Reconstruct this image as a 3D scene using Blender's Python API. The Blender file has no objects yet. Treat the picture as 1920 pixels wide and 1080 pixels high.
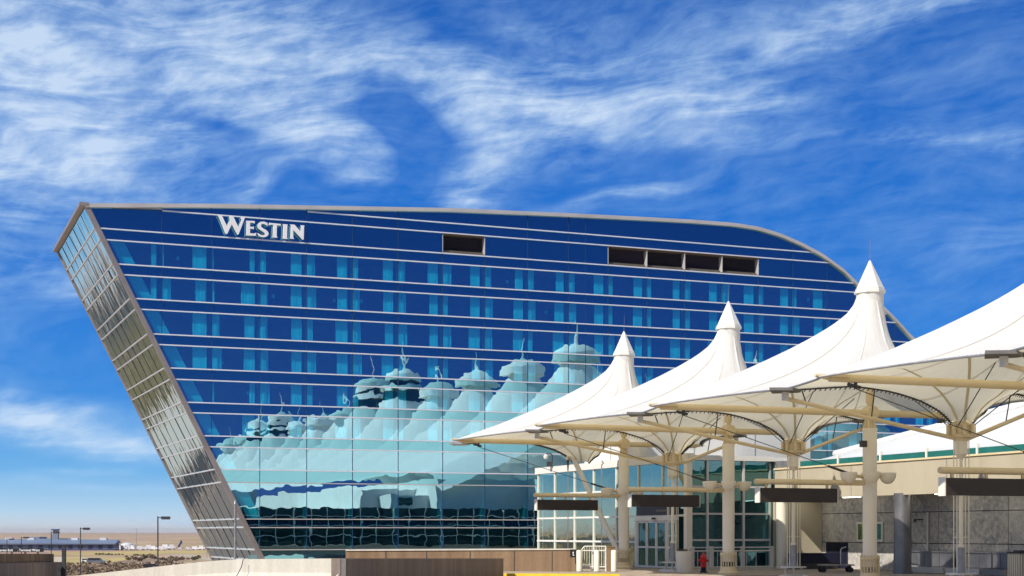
import bpy, math, random
import numpy as np
from mathutils import Matrix, Vector
random.seed(7)
R = math.radians
sc = bpy.context.scene
COL = sc.collection

# ------------------------------------------------------------------ camera
cam_d = bpy.data.cameras.new('camera'); cam = bpy.data.objects.new('camera', cam_d); COL.objects.link(cam)
cam.location = (0, 0, 1.8); cam.rotation_euler = (R(90), 0, 0)
cam_d.sensor_width = 36; cam_d.lens = 36*2858/1920; cam_d.shift_y = (998-540)/1920
cam_d.clip_start = .5; cam_d.clip_end = 60000
sc.camera = cam
F, HZ = 2858.0, 998.0

# ------------------------------------------------------------------ colour management
sc.view_settings.view_transform = 'Standard'; sc.view_settings.look = 'None'
sc.view_settings.gamma = 1; sc.view_settings.exposure = 0.12

# ------------------------------------------------------------------ sun
SUN_H = Vector((-.695, -.72)); SUN_H.normalize(); SUN_EL = R(41)
sd = bpy.data.lights.new('sun', 'SUN'); sun = bpy.data.objects.new('sun', sd); COL.objects.link(sun)
sd.energy = 4.8; sd.angle = R(.55); sd.color = (1, .94, .85)
sdir = Vector((SUN_H.x*math.cos(SUN_EL), SUN_H.y*math.cos(SUN_EL), math.sin(SUN_EL)))
sun.rotation_euler = sdir.to_track_quat('Z', 'Y').to_euler(); sun.location = (-60, -20, 80)

# ------------------------------------------------------------------ node helper
class NT:
    def __init__(s, tree): s.t = tree; s.n = tree.nodes; s.l = tree.links
    def new(s, typ, **kw):
        n = s.n.new(typ)
        for k, v in kw.items(): setattr(n, k, v)
        return n
    def put(s, sock, v):
        if v is None: return
        if isinstance(v, bpy.types.NodeSocket): s.l.new(v, sock)
        else: sock.default_value = v
    def m(s, op, a, b=None, c=None, clamp=False):
        n = s.n.new('ShaderNodeMath'); n.operation = op; n.use_clamp = clamp
        s.put(n.inputs[0], a); s.put(n.inputs[1], b); s.put(n.inputs[2], c)
        return n.outputs[0]
    def noise(s, vec, scale, detail=4, rough=.55, w=None, dist=0):
        n = s.n.new('ShaderNodeTexNoise'); n.noise_dimensions = '4D' if w is not None else '3D'
        s.put(n.inputs['Vector'], vec); n.inputs['Scale'].default_value = scale
        n.inputs['Detail'].default_value = detail; n.inputs['Roughness'].default_value = rough
        n.inputs['Distortion'].default_value = dist
        if w is not None: s.put(n.inputs['W'], w)
        return n.outputs[0]
    def mapr(s, v, a, b, c=0., d=1., smooth=False):
        n = s.n.new('ShaderNodeMapRange'); n.clamp = True
        if smooth: n.interpolation_type = 'SMOOTHSTEP'
        s.put(n.inputs[0], v)
        for i, x in enumerate((a, b, c, d)): n.inputs[i+1].default_value = x
        return n.outputs[0]
    def mix(s, f, a, b, blend='MIX'):
        n = s.n.new('ShaderNodeMix'); n.data_type = 'RGBA'; n.blend_type = blend
        s.put(n.inputs[0], f)
        for sock, v in ((n.inputs[6], a), (n.inputs[7], b)):
            if isinstance(v, tuple) and len(v) == 3: v = (*v, 1)
            s.put(sock, v)
        return n.outputs[2]
    def ramp(s, v, stops):
        n = s.n.new('ShaderNodeValToRGB'); s.put(n.inputs[0], v); e = n.color_ramp.elements
        while len(e) < len(stops): e.new(.5)
        for el, (p, c) in zip(e, stops): el.position = p; el.color = (*c, 1)
        return n.outputs[0]
    def scalev(s, vec, sx, sy, sz):
        n = s.n.new('ShaderNodeVectorMath'); n.operation = 'MULTIPLY'; s.put(n.inputs[0], vec)
        n.inputs[1].default_value = (sx, sy, sz); return n.outputs[0]
    def comb(s, x, y, z):
        n = s.n.new('ShaderNodeCombineXYZ')
        for i, v in enumerate((x, y, z)): s.put(n.inputs[i], v)
        return n.outputs[0]

# ------------------------------------------------------------------ world: sky with cirrus
world = bpy.data.worlds.new('World'); sc.world = world; world.use_nodes = True
T = NT(world.node_tree); T.n.clear()
tc = T.new('ShaderNodeTexCoord'); sep = T.new('ShaderNodeSeparateXYZ'); T.l.new(tc.outputs['Generated'], sep.inputs[0])
X, Y, Z = sep.outputs
sky = T.new('ShaderNodeTexSky', sky_type='NISHITA'); sky.sun_disc = False
sky.sun_elevation = SUN_EL; sky.sun_rotation = math.atan2(SUN_H.x, SUN_H.y); sky.altitude = 1600
sky.air_density = 1.0; sky.dust_density = .4; sky.ozone_density = 2.5
DEG = 57.29578
AZ = T.m('MULTIPLY', T.m('ARCTAN2', X, Y), DEG)
EL = T.m('MULTIPLY', T.m('ARCSINE', Z), DEG)
grad = T.ramp(T.m('DIVIDE', EL, 40, clamp=True), [
    (0.0, (.66, .70, .76)), (.02, (.40, .62, .82)), (.055, (.115, .40, .77)), (.12, (.022, .23, .69)), (.22, (.009, .17, .62)),
    (.36, (.007, .135, .55)), (.5, (.008, .105, .45)), (1, (.03, .15, .5))])
# the side of the sky away from the sun's glow (north-east) is a deeper blue
awy = T.m('ADD', T.m('MULTIPLY', X, .70), T.m('MULTIPLY', Y, -.71))
deep = T.mapr(awy, .2, .85, 0, 1, True)
grad = T.mix(deep, grad, T.mix(T.m('DIVIDE', EL, 25, clamp=True), (.003, .065, .33), (.0, .012, .15)))
nish = T.new('ShaderNodeVectorMath', operation='SCALE'); T.l.new(sky.outputs[0], nish.inputs[0]); nish.inputs[3].default_value = .10
upf = T.mapr(EL, 24, 50, .06, 1, True)
base = T.mix(upf, grad, nish.outputs[0])
# wispy warp
wv = T.comb(T.m('MULTIPLY', AZ, .055), T.m('MULTIPLY', EL, .13), 3.7)
wA = T.m('SUBTRACT', T.noise(wv, 1.5, 3, .5), .5)
wB = T.m('SUBTRACT', T.noise(T.scalev(wv, 1.1, 1.1, 2.3), 1.7, 3, .5), .5)
A2 = T.m('ADD', AZ, T.m('MULTIPLY', wA, 6.0)); E2 = T.m('ADD', EL, T.m('MULTIPLY', wB, 3.6))
def blob(a, e, sa, se, w, rot=0):
    c, s_ = math.cos(R(rot)), math.sin(R(rot))
    da = T.m('SUBTRACT', A2, a); de = T.m('SUBTRACT', E2, e)
    p = T.m('ADD', T.m('MULTIPLY', da, c/sa), T.m('MULTIPLY', de, s_/sa))
    q = T.m('ADD', T.m('MULTIPLY', da, -s_/se), T.m('MULTIPLY', de, c/se))
    g = T.m('EXPONENT', T.m('MULTIPLY', T.m('ADD', T.m('MULTIPLY', p, p), T.m('MULTIPLY', q, q)), -1.0))
    return T.m('MULTIPLY', g, w)
def px(x, y): return math.degrees(math.atan((x-960)/F)), math.degrees(math.atan((HZ-y)/F))
dens = None
for (x, y, sx, sy, w, rot) in [
    (70, 170, 5.4, 3.4, 1.3, -10), (330, 60, 5.5, 2.2, .70, -6), (640, 110, 5.0, 1.7, .85, -12), (470, 175, 4.0, 1.6, .42, -10),
    (900, 150, 4.0, .95, .75, -12), (1180, 185, 5.2, .8, 1.1, -4), (1000, 60, 6, 1.2, .22, 0), (1300, 110, 5, 1.6, .26, 6), (1080, 130, 4, 1.6, .35, -5),
    (150, 330, 5.2, 1.7, .62, -3), (30, 260, 3, 2, .35, 0), (620, 265, 2.6, 1.3, .72, -30), (520, 350, 2.6, .5, .55, 40), (700, 300, 2.0, 1.2, .40, 0),
    (900, 290, 1.3, 1.9, .85, -25), (860, 370, 1.4, 1.0, .45, 0), (1010, 250, 2.6, .9, .45, -20), (1300, 262, 6, .45, .30, -2), (1800, 300, 4, .45, .42, -6),
    (1180, 345, 3.5, .45, .40, 14), (1600, 30, 4, 1.0, .55, 16), (1750, 10, 3.5, .8, .50, 12), (1650, 150, 5, 1.2, .10, 0), (1820, 500, 3.2, 1.3, .22, 0),
    (90, 790, 4.4, .9, 1.7, -10), (230, 820, 2.0, .55, .55, -12), (30, 765, 2.5, .8, .5, 0), (110, 560, 1.3, .6, .50, -20), (150, 882, 1.6, .16, .45, 0), (200, 915, 3, .18, .40, 0), (20, 900, 2, .3, .40, 0), (340, 960, 3.0, .18, .42, 0), (260, 862, 2.5, .15, .28, -6),
    (-500, 500, 10, 3.5, .7, 0), (-900, 250, 9, 3, .6, 0), (2500, 300, 9, 3, .4, 0)]:
    a, e = px(x, y) if -960 < x < 2880 else (-38, 6)
    b = blob(a, e, sx*.9, sy*.9, w, rot)
    dens = b if dens is None else T.m('ADD', dens, b)
# deep blue holes
for (x, y, sx, sy, w, rot) in [(715, 200, 1.0, .8, .55, 20), (770, 215, 1.0, 1.3, .7, 0), (750, 290, .7, 1.1, .5, 0), (745, 335, .8, .7, .4, 0), (420, 240, 1.7, .35, .4, -12), (300, 215, 1.4, .3, .3, -8), (900, 45, 1.6, .6, .35, -20), (640, 380, 2.6, .6, .35, 0), (40, 290, 1.6, .4, .35, 0), (180, 385, 2.4, .4, .3, 0)]:
    a, e = px(x, y); dens = T.m('SUBTRACT', dens, blob(a, e, sx, sy, w, rot))
st = T.noise(T.comb(T.m('MULTIPLY', A2, .08), T.m('MULTIPLY', E2, .26), 0.5), 2.2, 7, .58)
fib = T.noise(T.comb(T.m('MULTIPLY', T.m('ADD', A2, T.m('MULTIPLY', E2, 1.3)), .22), T.m('MULTIPLY', T.m('SUBTRACT', E2, T.m('MULTIPLY', A2, .16)), 1.5), 1.5), 1.5, 9, .60)
fib2 = T.noise(T.comb(T.m('MULTIPLY', T.m('SUBTRACT', AZ, EL), .8), T.m('MULTIPLY', T.m('ADD', EL, T.m('MULTIPLY', AZ, .35)), .8), 4.5), 1.1, 8, .58)
tex = T.m('ADD', T.m('ADD', T.m('MULTIPLY', st, .75), T.m('MULTIPLY', fib, .75)), T.m('MULTIPLY', fib2, .5))
dens = T.m('MAXIMUM', dens, 0)
dens = T.m('DIVIDE', dens, T.m('ADD', 1, T.m('MULTIPLY', dens, .55)))      # thick parts level off
env = T.mapr(dens, .02, .40, 0, 1, True)
cl = T.m('ADD', T.m('MULTIPLY', dens, .92), T.m('MULTIPLY', T.m('MULTIPLY', T.m('SUBTRACT', tex, .97), 1.15), env))
cl = T.mapr(cl, .04, 1.16, 0, .88)
hi = T.m('MULTIPLY', T.mapr(EL, 22, 45, 0, .30, True), T.mapr(st, .35, .75, .3, 1.3))      # unseen cloud veil overhead, added to whiten the light in the shade
bg = T.m('MULTIPLY', T.mapr(tex, .85, 1.3, 0, .20), T.mapr(EL, 1, 12, .3, 1))
bg = T.m('MULTIPLY', bg, T.m('SUBTRACT', 1, deep))
cl = T.m('ADD', T.m('ADD', cl, bg), hi)
cl = T.m('MINIMUM', T.m('MAXIMUM', cl, 0), .80)
skyc = T.mix(cl, base, T.mix(T.mapr(cl, .3, .9), (.40, .62, .88), (.68, .80, .93)))
under = T.mapr(EL, -1.5, -.2, 0, 1)
skyc = T.mix(under, (.20, .18, .15), skyc)
bgn = T.new('ShaderNodeBackground'); T.l.new(skyc, bgn.inputs[0]); bgn.inputs[1].default_value = 1.0
wo = T.new('ShaderNodeOutputWorld'); T.l.new(bgn.outputs[0], wo.inputs[0])

# ------------------------------------------------------------------ materials
def new_mat(name):
    m = bpy.data.materials.new(name); m.use_nodes = True; t = NT(m.node_tree); t.n.clear()
    o = t.new('ShaderNodeOutputMaterial'); return m, t, o
def principled(t, o, col, rough=.6, metal=0., spec=.5):
    p = t.new('ShaderNodeBsdfPrincipled'); t.put(p.inputs['Base Color'], (*col, 1) if isinstance(col, tuple) else col)
    t.put(p.inputs['Roughness'], rough); p.inputs['Metallic'].default_value = metal; p.inputs['Specular IOR Level'].default_value = spec
    t.l.new(p.outputs[0], o.inputs[0]); return p
def objco(t): return t.new('ShaderNodeTexCoord').outputs['Object']
def geopos(t): return t.new('ShaderNodeNewGeometry').outputs['Position']
def bump(t, p, h, strength, dist=.02):
    b = t.new('ShaderNodeBump'); b.inputs['Strength'].default_value = strength; b.inputs['Distance'].default_value = dist
    t.l.new(h, b.inputs['Height']); t.l.new(b.outputs[0], p.inputs['Normal'])
def mottled(name, c1, c2, scale=3, rough=.7, metal=0., sx=1, sz=1, bmp=.0, spec=.4, detail=5):
    m, t, o = new_mat(name); v = t.scalev(geopos(t), sx, sx, sz)
    f = t.noise(v, scale, detail, .6); f2 = t.mapr(f, .32, .68)
    c = t.mix(f2, c1, c2)
    p = principled(t, o, c, t.mapr(f, .3, .7, rough*.85, min(1, rough*1.15)), metal, spec)
    if bmp: bump(t, p, f, bmp)
    return m
M = {}
M['paint_white'] = mottled('cream_white_paint', (.74, .71, .62), (.80, .78, .70), 1.3, .45)
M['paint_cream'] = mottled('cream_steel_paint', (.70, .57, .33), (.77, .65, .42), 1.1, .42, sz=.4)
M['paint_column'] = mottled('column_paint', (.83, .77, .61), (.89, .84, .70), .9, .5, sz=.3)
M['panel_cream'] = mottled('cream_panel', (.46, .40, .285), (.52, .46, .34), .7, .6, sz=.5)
M['wall_white'] = mottled('white_wall', (.66, .65, .60), (.73, .72, .68), .6, .7)
M['reveal'] = mottled('dull_brown_reveal', (.13, .11, .085), (.18, .155, .12), .6, .7)
M['steel_dark'] = mottled('dark_steel', (.03, .03, .035), (.06, .06, .06), 3, .5)
M['steel_grey'] = mottled('galvanised_steel', (.30, .30, .31), (.40, .40, .40), 5, .45, .6)
M['alu'] = mottled('aluminium', (.80, .83, .92), (.86, .88, .95), 2, .4, .15)
M['alu_pale'] = mottled('pale_aluminium', (.60, .58, .55), (.70, .68, .64), .4, .4, .3)
M['trim'] = mottled('stone_coloured_metal_trim', (.28, .25, .24), (.37, .33, .31), .5, .42, .35)
M['sign_dark'] = mottled('dark_sign_panel', (.022, .017, .016), (.034, .027, .025), 2, .45)
M['mullion_dark'] = mottled('dark_mullion', (.008, .04, .12), (.01, .05, .14), 2, .5, .0)
M['soffit'] = mottled('soffit_panel', (.25, .22, .17), (.32, .28, .22), .6, .7)
M['plate_grey'] = mottled('dull_grey_plate', (.10, .095, .09), (.15, .14, .13), 3, .6)
M['black'] = mottled('black_rubber', (.012, .012, .013), (.02, .02, .02), 5, .6)
M['navy'] = mottled('navy_cloth', (.008, .010, .03), (.014, .016, .045), 4, .8)
M['red'] = mottled('red_paint', (.55, .01, .012), (.65, .02, .02), 5, .4)
M['yellow'] = mottled('yellow_kerb_paint', (.72, .48, .02), (.80, .58, .05), 3, .6)
M['curtain'] = None
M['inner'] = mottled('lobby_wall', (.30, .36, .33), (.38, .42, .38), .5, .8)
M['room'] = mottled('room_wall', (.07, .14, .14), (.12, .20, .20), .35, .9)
M['car_white'] = mottled('white_car_paint', (.7, .7, .7), (.76, .76, .76), .3, .3)
M['car_grey'] = mottled('grey_car_paint', (.12, .14, .18), (.15, .17, .21), .3, .3)
M['tyre'] = M['black']
M['trunk'] = mottled('bark', (.06, .045, .03), (.10, .07, .05), 6, .9)
M['leaf'] = mottled('shrub_leaves', (.06, .065, .02), (.14, .125, .05), 1.5, .8)
M['leaf_grey'] = mottled('grey_brush_leaves', (.13, .095, .07), (.24, .18, .12), 1.5, .85)
M['far_roof'] = mottled('far_metal_roof', (.14, .18, .26), (.19, .23, .31), .02, .5)
M['far_wall'] = mottled('far_building_wall', (.035, .06, .14), (.06, .09, .18), .08, .6)
M['far_white'] = mottled('far_white_wall', (.55, .56, .60), (.66, .66, .68), .1, .7)
M['statue_blue'] = mottled('blue_statue', (.02, .03, .15), (.03, .05, .2), .5, .5)
M['granite'] = None

# curtains with folds
m, t, o = new_mat('curtain_cloth'); w_ = t.new('ShaderNodeTexWave'); w_.wave_type = 'BANDS'; w_.bands_direction = 'X'
t.l.new(objco(t), w_.inputs[0]); w_.inputs['Scale'].default_value = 2.2; w_.inputs['Distortion'].default_value = 1.2
c = t.mix(w_.outputs[1], (.74, .74, .74), (.84, .84, .82)); p = principled(t, o, c, .9)
bump(t, p, w_.outputs[1], .35, .03); M['curtain'] = m

# granite wall panels
m, t, o = new_mat('stone_wall'); g = geopos(t)
f1 = t.noise(g, .7, 6, .65, dist=.6); f2 = t.noise(g, 5, 5, .7)
c = t.mix(t.mapr(f1, .35, .65), (.24, .24, .25), (.54, .50, .44)); c = t.mix(t.mapr(f2, .42, .7), c, (.66, .63, .57))
p = principled(t, o, c, .38); bump(t, p, f2, .25); M['granite'] = m
M['steel_clad'] = mottled('stainless_cladding', (.16, .16, .17), (.34, .33, .33), 1.2, .38, .7, sz=.5)

# concrete with vertical streaks
def concrete(name, c1, c2, c3):
    m, t, o = new_mat(name); g = geopos(t)
    st = t.noise(t.scalev(g, 1.3, 1.3, .12), 1.6, 6, .6); sp = t.noise(g, 9, 4, .7); bg_ = t.noise(g, .25, 4, .6)
    c = t.mix(t.mapr(st, .38, .66), c1, c2); c = t.mix(t.mapr(bg_, .35, .75, 0, .7), c, c3)
    c = t.mix(t.mapr(sp, .45, .8, 0, .35), c, tuple(x*.6 for x in c1))
    p = principled(t, o, c, .85, 0, .3); bump(t, p, sp, .3, .01); return m
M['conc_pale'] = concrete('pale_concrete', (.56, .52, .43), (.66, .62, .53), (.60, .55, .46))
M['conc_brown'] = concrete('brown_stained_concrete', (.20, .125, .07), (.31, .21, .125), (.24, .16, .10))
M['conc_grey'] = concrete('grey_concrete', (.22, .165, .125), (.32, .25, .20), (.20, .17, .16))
M['road'] = concrete('worn_road_concrete', (.30, .25, .19), (.38, .32, .25), (.33, .28, .22))
M['asphalt'] = concrete('asphalt', (.06, .058, .055), (.09, .085, .08), (.07, .065, .06))
M['pave'] = concrete('pavement_concrete', (.36, .29, .22), (.44, .37, .29), (.38, .31, .25))

# tensile fabric: diffuse + translucent
def fabric(name, wh=(.86, .85, .81), tr=(.92, .84, .66), k=.36):
    m, t, o = new_mat(name); g = objco(t)
    n1 = t.noise(g, .6, 5, .6); n2 = t.noise(t.scalev(g, 1, 1, .2), 3.5, 5, .6)
    c = t.mix(t.mapr(n1, .3, .7), wh, tuple(x*.955 for x in wh)); c = t.mix(t.mapr(n2, .5, .75, 0, .30), c, (.66, .63, .55))
    d = t.new('ShaderNodeBsdfDiffuse'); t.l.new(c, d.inputs[0])
    tl = t.new('ShaderNodeBsdfTranslucent'); tl.inputs[0].default_value = (*tr, 1)
    mx = t.new('ShaderNodeMixShader'); mx.inputs[0].default_value = k
    t.l.new(d.outputs[0], mx.inputs[1]); t.l.new(tl.outputs[0], mx.inputs[2]); t.l.new(mx.outputs[0], o.inputs[0]); return m
M['fabric'] = fabric('tensile_fabric', (.95, .95, .94), (.98, .88, .62), .38)
M['fabric_seam'] = fabric('fabric_double_seam', (.70, .64, .46), (.6, .5, .3), .2)
M['weld'] = fabric('fabric_weld_seam', (.87, .865, .83), (.8, .7, .5), .36)
M['fabric_roof'] = fabric('roof_fabric', (.90, .90, .88), (.9, .88, .8), .34)

# glass
def glass(name, gloss, trans, fac, wav=.0, wscale=.5, rough=.0, zstretch=1.0, opaque=None, det=2):
    m, t, o = new_mat(name)
    gl = t.new('ShaderNodeBsdfGlossy'); gl.inputs[0].default_value = (*gloss, 1); gl.inputs['Roughness'].default_value = rough
    if opaque: tr = t.new('ShaderNodeBsdfDiffuse'); tr.inputs[0].default_value = (*opaque, 1)
    else: tr = t.new('ShaderNodeBsdfTransparent'); tr.inputs[0].default_value = (*trans, 1)
    mx = t.new('ShaderNodeMixShader') if fac else t.new('ShaderNodeAddShader')
    if fac: mx.inputs[0].default_value = fac
    k_ = 1 if fac else 0
    t.l.new(tr.outputs[0], mx.inputs[k_]); t.l.new(gl.outputs[0], mx.inputs[k_+1]); t.l.new(mx.outputs[0], o.inputs[0])
    if wav:
        rnd = t.new('ShaderNodeObjectInfo').outputs['Random']
        h = t.noise(t.scalev(objco(t), 1, 1, zstretch), wscale, det, .55, w=t.m('MULTIPLY', rnd, 60))
        b = t.new('ShaderNodeBump'); b.inputs['Strength'].default_value = 1; b.inputs['Distance'].default_value = wav
        t.l.new(h, b.inputs['Height']); t.l.new(b.outputs[0], gl.inputs['Normal'])
    return m
M['hotel_glass'] = glass('hotel_window_glass', (.36, .61, .68), (.08, .48, .55), 0, .0065, .42)
M['spandrel'] = glass('blue_spandrel_glass', (.34, .78, .86), None, .66, .0055, .42, opaque=(.000, .005, .045))
M['end_glass'] = glass('mirror_end_glass', (.68, .78, .80), None, .95, .045, .7, 0.02, .16, det=2, opaque=(.02, .03, .035))
M['pav_glass'] = glass('pavilion_glass', (.85, .92, .74), (.55, .85, .78), .55, .008, .6)
M['dark_glass'] = glass('dark_curtain_glass', (.40, .75, .85), (.20, .50, .48), .22, .03, .6)
M['link_glass'] = glass('dark_link_glass', (.3, .5, .5), None, .25, .0, .5, opaque=(.003, .02, .025))
def emit(name, c, s):
    m, t, o = new_mat(name); e = t.new('ShaderNodeEmission'); e.inputs[0].default_value = (*c, 1); e.inputs[1].default_value = s
    t.l.new(e.outputs[0], o.inputs[0]); return m
M['tube_light'] = emit('lit_tube', (1, .96, .82), 9.0)
M['text_white'] = mottled('white_lettering', (.86, .88, .90), (.92, .93, .94), 1, .5)

# terrain
m, t, o = new_mat('dry_plain'); g = geopos(t)
n1 = t.noise(t.scalev(g, 1, .25, 1), .004, 7, .62); n2 = t.noise(t.scalev(g, 1, .45, 1), .03, 6, .65); n3 = t.noise(g, .4, 4, .7)
c = t.ramp(n1, [(.30, (.26, .19, .12)), (.42, (.46, .33, .19)), (.50, (.52, .37, .26)), (.58, (.42, .27, .20)), (.70, (.52, .36, .29))])  # pinkish stops put the far haze into the plain's colour
n4 = t.noise(t.scalev(g, 1, .6, 1), .011, 5, .6)
c = t.mix(t.mapr(n4, .54, .66, 0, .8), c, (.16, .125, .085)); c = t.mix(t.mapr(n4, .46, .36, 0, .7), c, (.48, .40, .20))
c = t.mix(t.mapr(n2, .5, .68, 0, .6), c, (.20, .145, .095)); c = t.mix(t.mapr(n3, .5, .75, 0, .4), c, (.12, .09, .06))
principled(t, o, c, .95, 0, .1); M['plain'] = m

# ------------------------------------------------------------------ geometry helpers
ANG = math.atan2(.376, .927); U = Vector((math.cos(ANG), math.sin(ANG))); AX = Vector((-math.sin(ANG), math.cos(ANG)))
P0 = Vector((-37.4, 139.0))
def L2W(t, w, z=0): v = P0 + U*t + AX*w; return Vector((v.x, v.y, z))
def W2L(x, y): v = Vector((x, y)) - P0; return v.dot(U), v.dot(AX)
def fac_hit(x, y):                                  # where a sight line meets the hotel's front plane: (t, z)
    r = (x-960)/F; tt = (P0.x - r*P0.y)/(r*U.y - U.x); D = P0.y + tt*U.y
    return tt, (HZ-y)*D/F + 1.8

def at(x, y, D): return Vector(((x-960)*D/F, D, 1.8+(HZ-y)*D/F))
class MB:
    def __init__(s): s.v = []; s.f = []
    def add(s, vs, fs):
        k = len(s.v); s.v += [tuple(v) for v in vs]; s.f += [tuple(i+k for i in f) for f in fs]; return s
    def box(s, x0, x1, y0, y1, z0, z1):
        return s.add([(x0,y0,z0),(x1,y0,z0),(x1,y1,z0),(x0,y1,z0),(x0,y0,z1),(x1,y0,z1),(x1,y1,z1),(x0,y1,z1)],
                     [(0,3,2,1),(4,5,6,7),(0,1,5,4),(1,2,6,5),(2,3,7,6),(3,0,4,7)])
    def quad(s, *p): return s.add(p, [tuple(range(len(p)))])
    def tube(s, p, q, r, n=10, r2=None, caps=True):
        p, q = Vector(p), Vector(q); d = (q-p).normalized(); r2 = r if r2 is None else r2
        a = d.orthogonal().normalized() if abs(d.z) < .999 else Vector((1, 0, 0)); b = d.cross(a)
        vs = [c + (a*math.cos(2*math.pi*i/n) + b*math.sin(2*math.pi*i/n))*rr for c, rr in ((p, r), (q, r2)) for i in range(n)]
        fs = [(i, (i+1) % n, n+(i+1) % n, n+i) for i in range(n)]
        if caps: fs += [tuple(range(n-1, -1, -1)), tuple(range(n, 2*n))]
        return s.add(vs, fs)
    def path(s, pts, r, n=6):
        pts = [Vector(p) for p in pts]; vs = []; m = len(pts)
        for i, p in enumerate(pts):
            d = (pts[min(i+1, m-1)] - pts[max(i-1, 0)]).normalized()
            a = d.cross(Vector((0, 0, 1)));
            if a.length < 1e-3: a = Vector((1, 0, 0))
            a.normalize(); b = d.cross(a)
            vs += [p + (a*math.cos(2*math.pi*k/n) + b*math.sin(2*math.pi*k/n))*r for k in range(n)]
        fs = [(i*n+k, i*n+(k+1) % n, (i+1)*n+(k+1) % n, (i+1)*n+k) for i in range(m-1) for k in range(n)]
        fs += [tuple(range(n-1, -1, -1)), tuple(range((m-1)*n, m*n))]
        return s.add(vs, fs)
    def lathe(s, prof, cx=0, cy=0, n=20, cap=True):
        vs = [(cx+r*math.cos(2*math.pi*i/n), cy+r*math.sin(2*math.pi*i/n), z) for r, z in prof for i in range(n)]
        m = len(prof)
        fs = [(j*n+i, j*n+(i+1) % n, (j+1)*n+(i+1) % n, (j+1)*n+i) for j in range(m-1) for i in range(n)]
        if cap: fs += [tuple(range(n-1, -1, -1)), tuple(range((m-1)*n, m*n))]
        return s.add(vs, fs)
    def prism(s, pts, off):                         # planar polygon extruded by a vector
        n = len(pts); off = Vector(off); a = [Vector(p) for p in pts]; b = [p+off for p in a]
        return s.add(a+b, [tuple(range(n)), tuple(range(2*n-1, n-1, -1))] + [(i, n+i, n+(i+1) % n, (i+1) % n) for i in range(n)])
    def build(s, name, mat, parent=None, smooth=False, label=None, kind=None):
        me = bpy.data.meshes.new(name); me.from_pydata(s.v, [], s.f); me.update()
        me.materials.append(M[mat] if isinstance(mat, str) else mat)
        if smooth:
            me.polygons.foreach_set('use_smooth', [True]*len(me.polygons)); me.set_sharp_from_angle(angle=R(38))
        o = bpy.data.objects.new(name, me); COL.objects.link(o)
        if parent: o.parent = parent
        if label: o['label'] = label
        if kind: o['kind'] = kind
        return o
def fixn(o):
    import bmesh
    bm = bmesh.new(); bm.from_mesh(o.data); bmesh.ops.recalc_face_normals(bm, faces=bm.faces); bm.to_mesh(o.data); bm.free(); return o
ANGC = math.atan2(.359, .933); UC = Vector((math.cos(ANGC), math.sin(ANGC))); AC = Vector((-math.sin(ANGC), math.cos(ANGC)))
def CW(i): v = Vector((5.47, 74.5)) - AC*10.395*i; return Vector((v.x, v.y, 0))       # foot of canopy column i
def thing(name, label, cat, t=0, w=0, z=0, group=None, rot=None, world=None):
    o = bpy.data.objects.new(name, None); COL.objects.link(o); o.empty_display_size = .3
    o.location = world if world is not None else L2W(t, w, z)
    o.rotation_euler = (0, 0, ANG if rot is None else rot)
    o['label'] = label; o['category'] = cat
    if group: o['group'] = group
    return o
def place(o, label, cat, t=0, w=0, z=0, group=None, rot=None, world=None):
    o.location = world if world is not None else L2W(t, w, z); o.rotation_euler = (0, 0, ANG if rot is None else rot)
    o['label'] = label; o['category'] = cat
    if group: o['group'] = group
    return o
KIDS = {}
def copy_tree(o, parent=None):
    c = o.copy(); COL.objects.link(c)
    if parent: c.parent = parent
    for ch in [x for x in bpy.data.objects if x.parent == o]: copy_tree(ch, c)
    return c

# ================================================================== TERRAIN AND ROADS
GZ = -9.0
mb = MB(); mb.quad((-30000, -6000, GZ), (30000, -6000, GZ), (30000, 40000, GZ), (-30000, 40000, GZ))
g_ = mb.build('ground', 'plain'); g_['kind'] = 'structure'
rd = MB(); rd.prism([(-5.2, 47, -.14), (-16.5, 58, -.14), (-22, 40, -.14), (-22, -40, -.14), (40, -40, -.14), (40, 68, -.14), (3.2, 68.2, -.14), (-.3, 66.2, -.14)], (0, 0, -1))
o = fixn(rd.build('road', 'road')); o['kind'] = 'structure'
pv = MB()
kerb = [(-.6, 66.6), (3, 65.6), (8, 64.6), (15, 62.2), (26, 33), (40, -5)]
poly = [(x, y, 0) for x, y in kerb] + [(60, -5, 0), (60, 110, 0), (0, 100, 0), (2.9, 70.2, 0), (-.6, 70.4, 0)]
pv.prism(poly, (0, 0, -1.2)); o = fixn(pv.build('pavement', 'pave')); o['kind'] = 'structure'
yk = MB()
for (a, b) in zip([kerb[0], kerb[1]], [kerb[1], (4.6, 65.28)]):
    d = (Vector(b)-Vector(a)).normalized(); n = Vector((-d.y, d.x))
    yk.add([(*a, .004), (*b, .004), (*(Vector(b)+n*.35), .004), (*(Vector(a)+n*.35), .004), (*(Vector(a)-n*.003), -.14), (*(Vector(b)-n*.003), -.14)],
           [(0, 1, 2, 3), (4, 5, 1, 0)])
o = yk.build('kerb_paint', 'yellow'); o['kind'] = 'structure'

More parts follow.
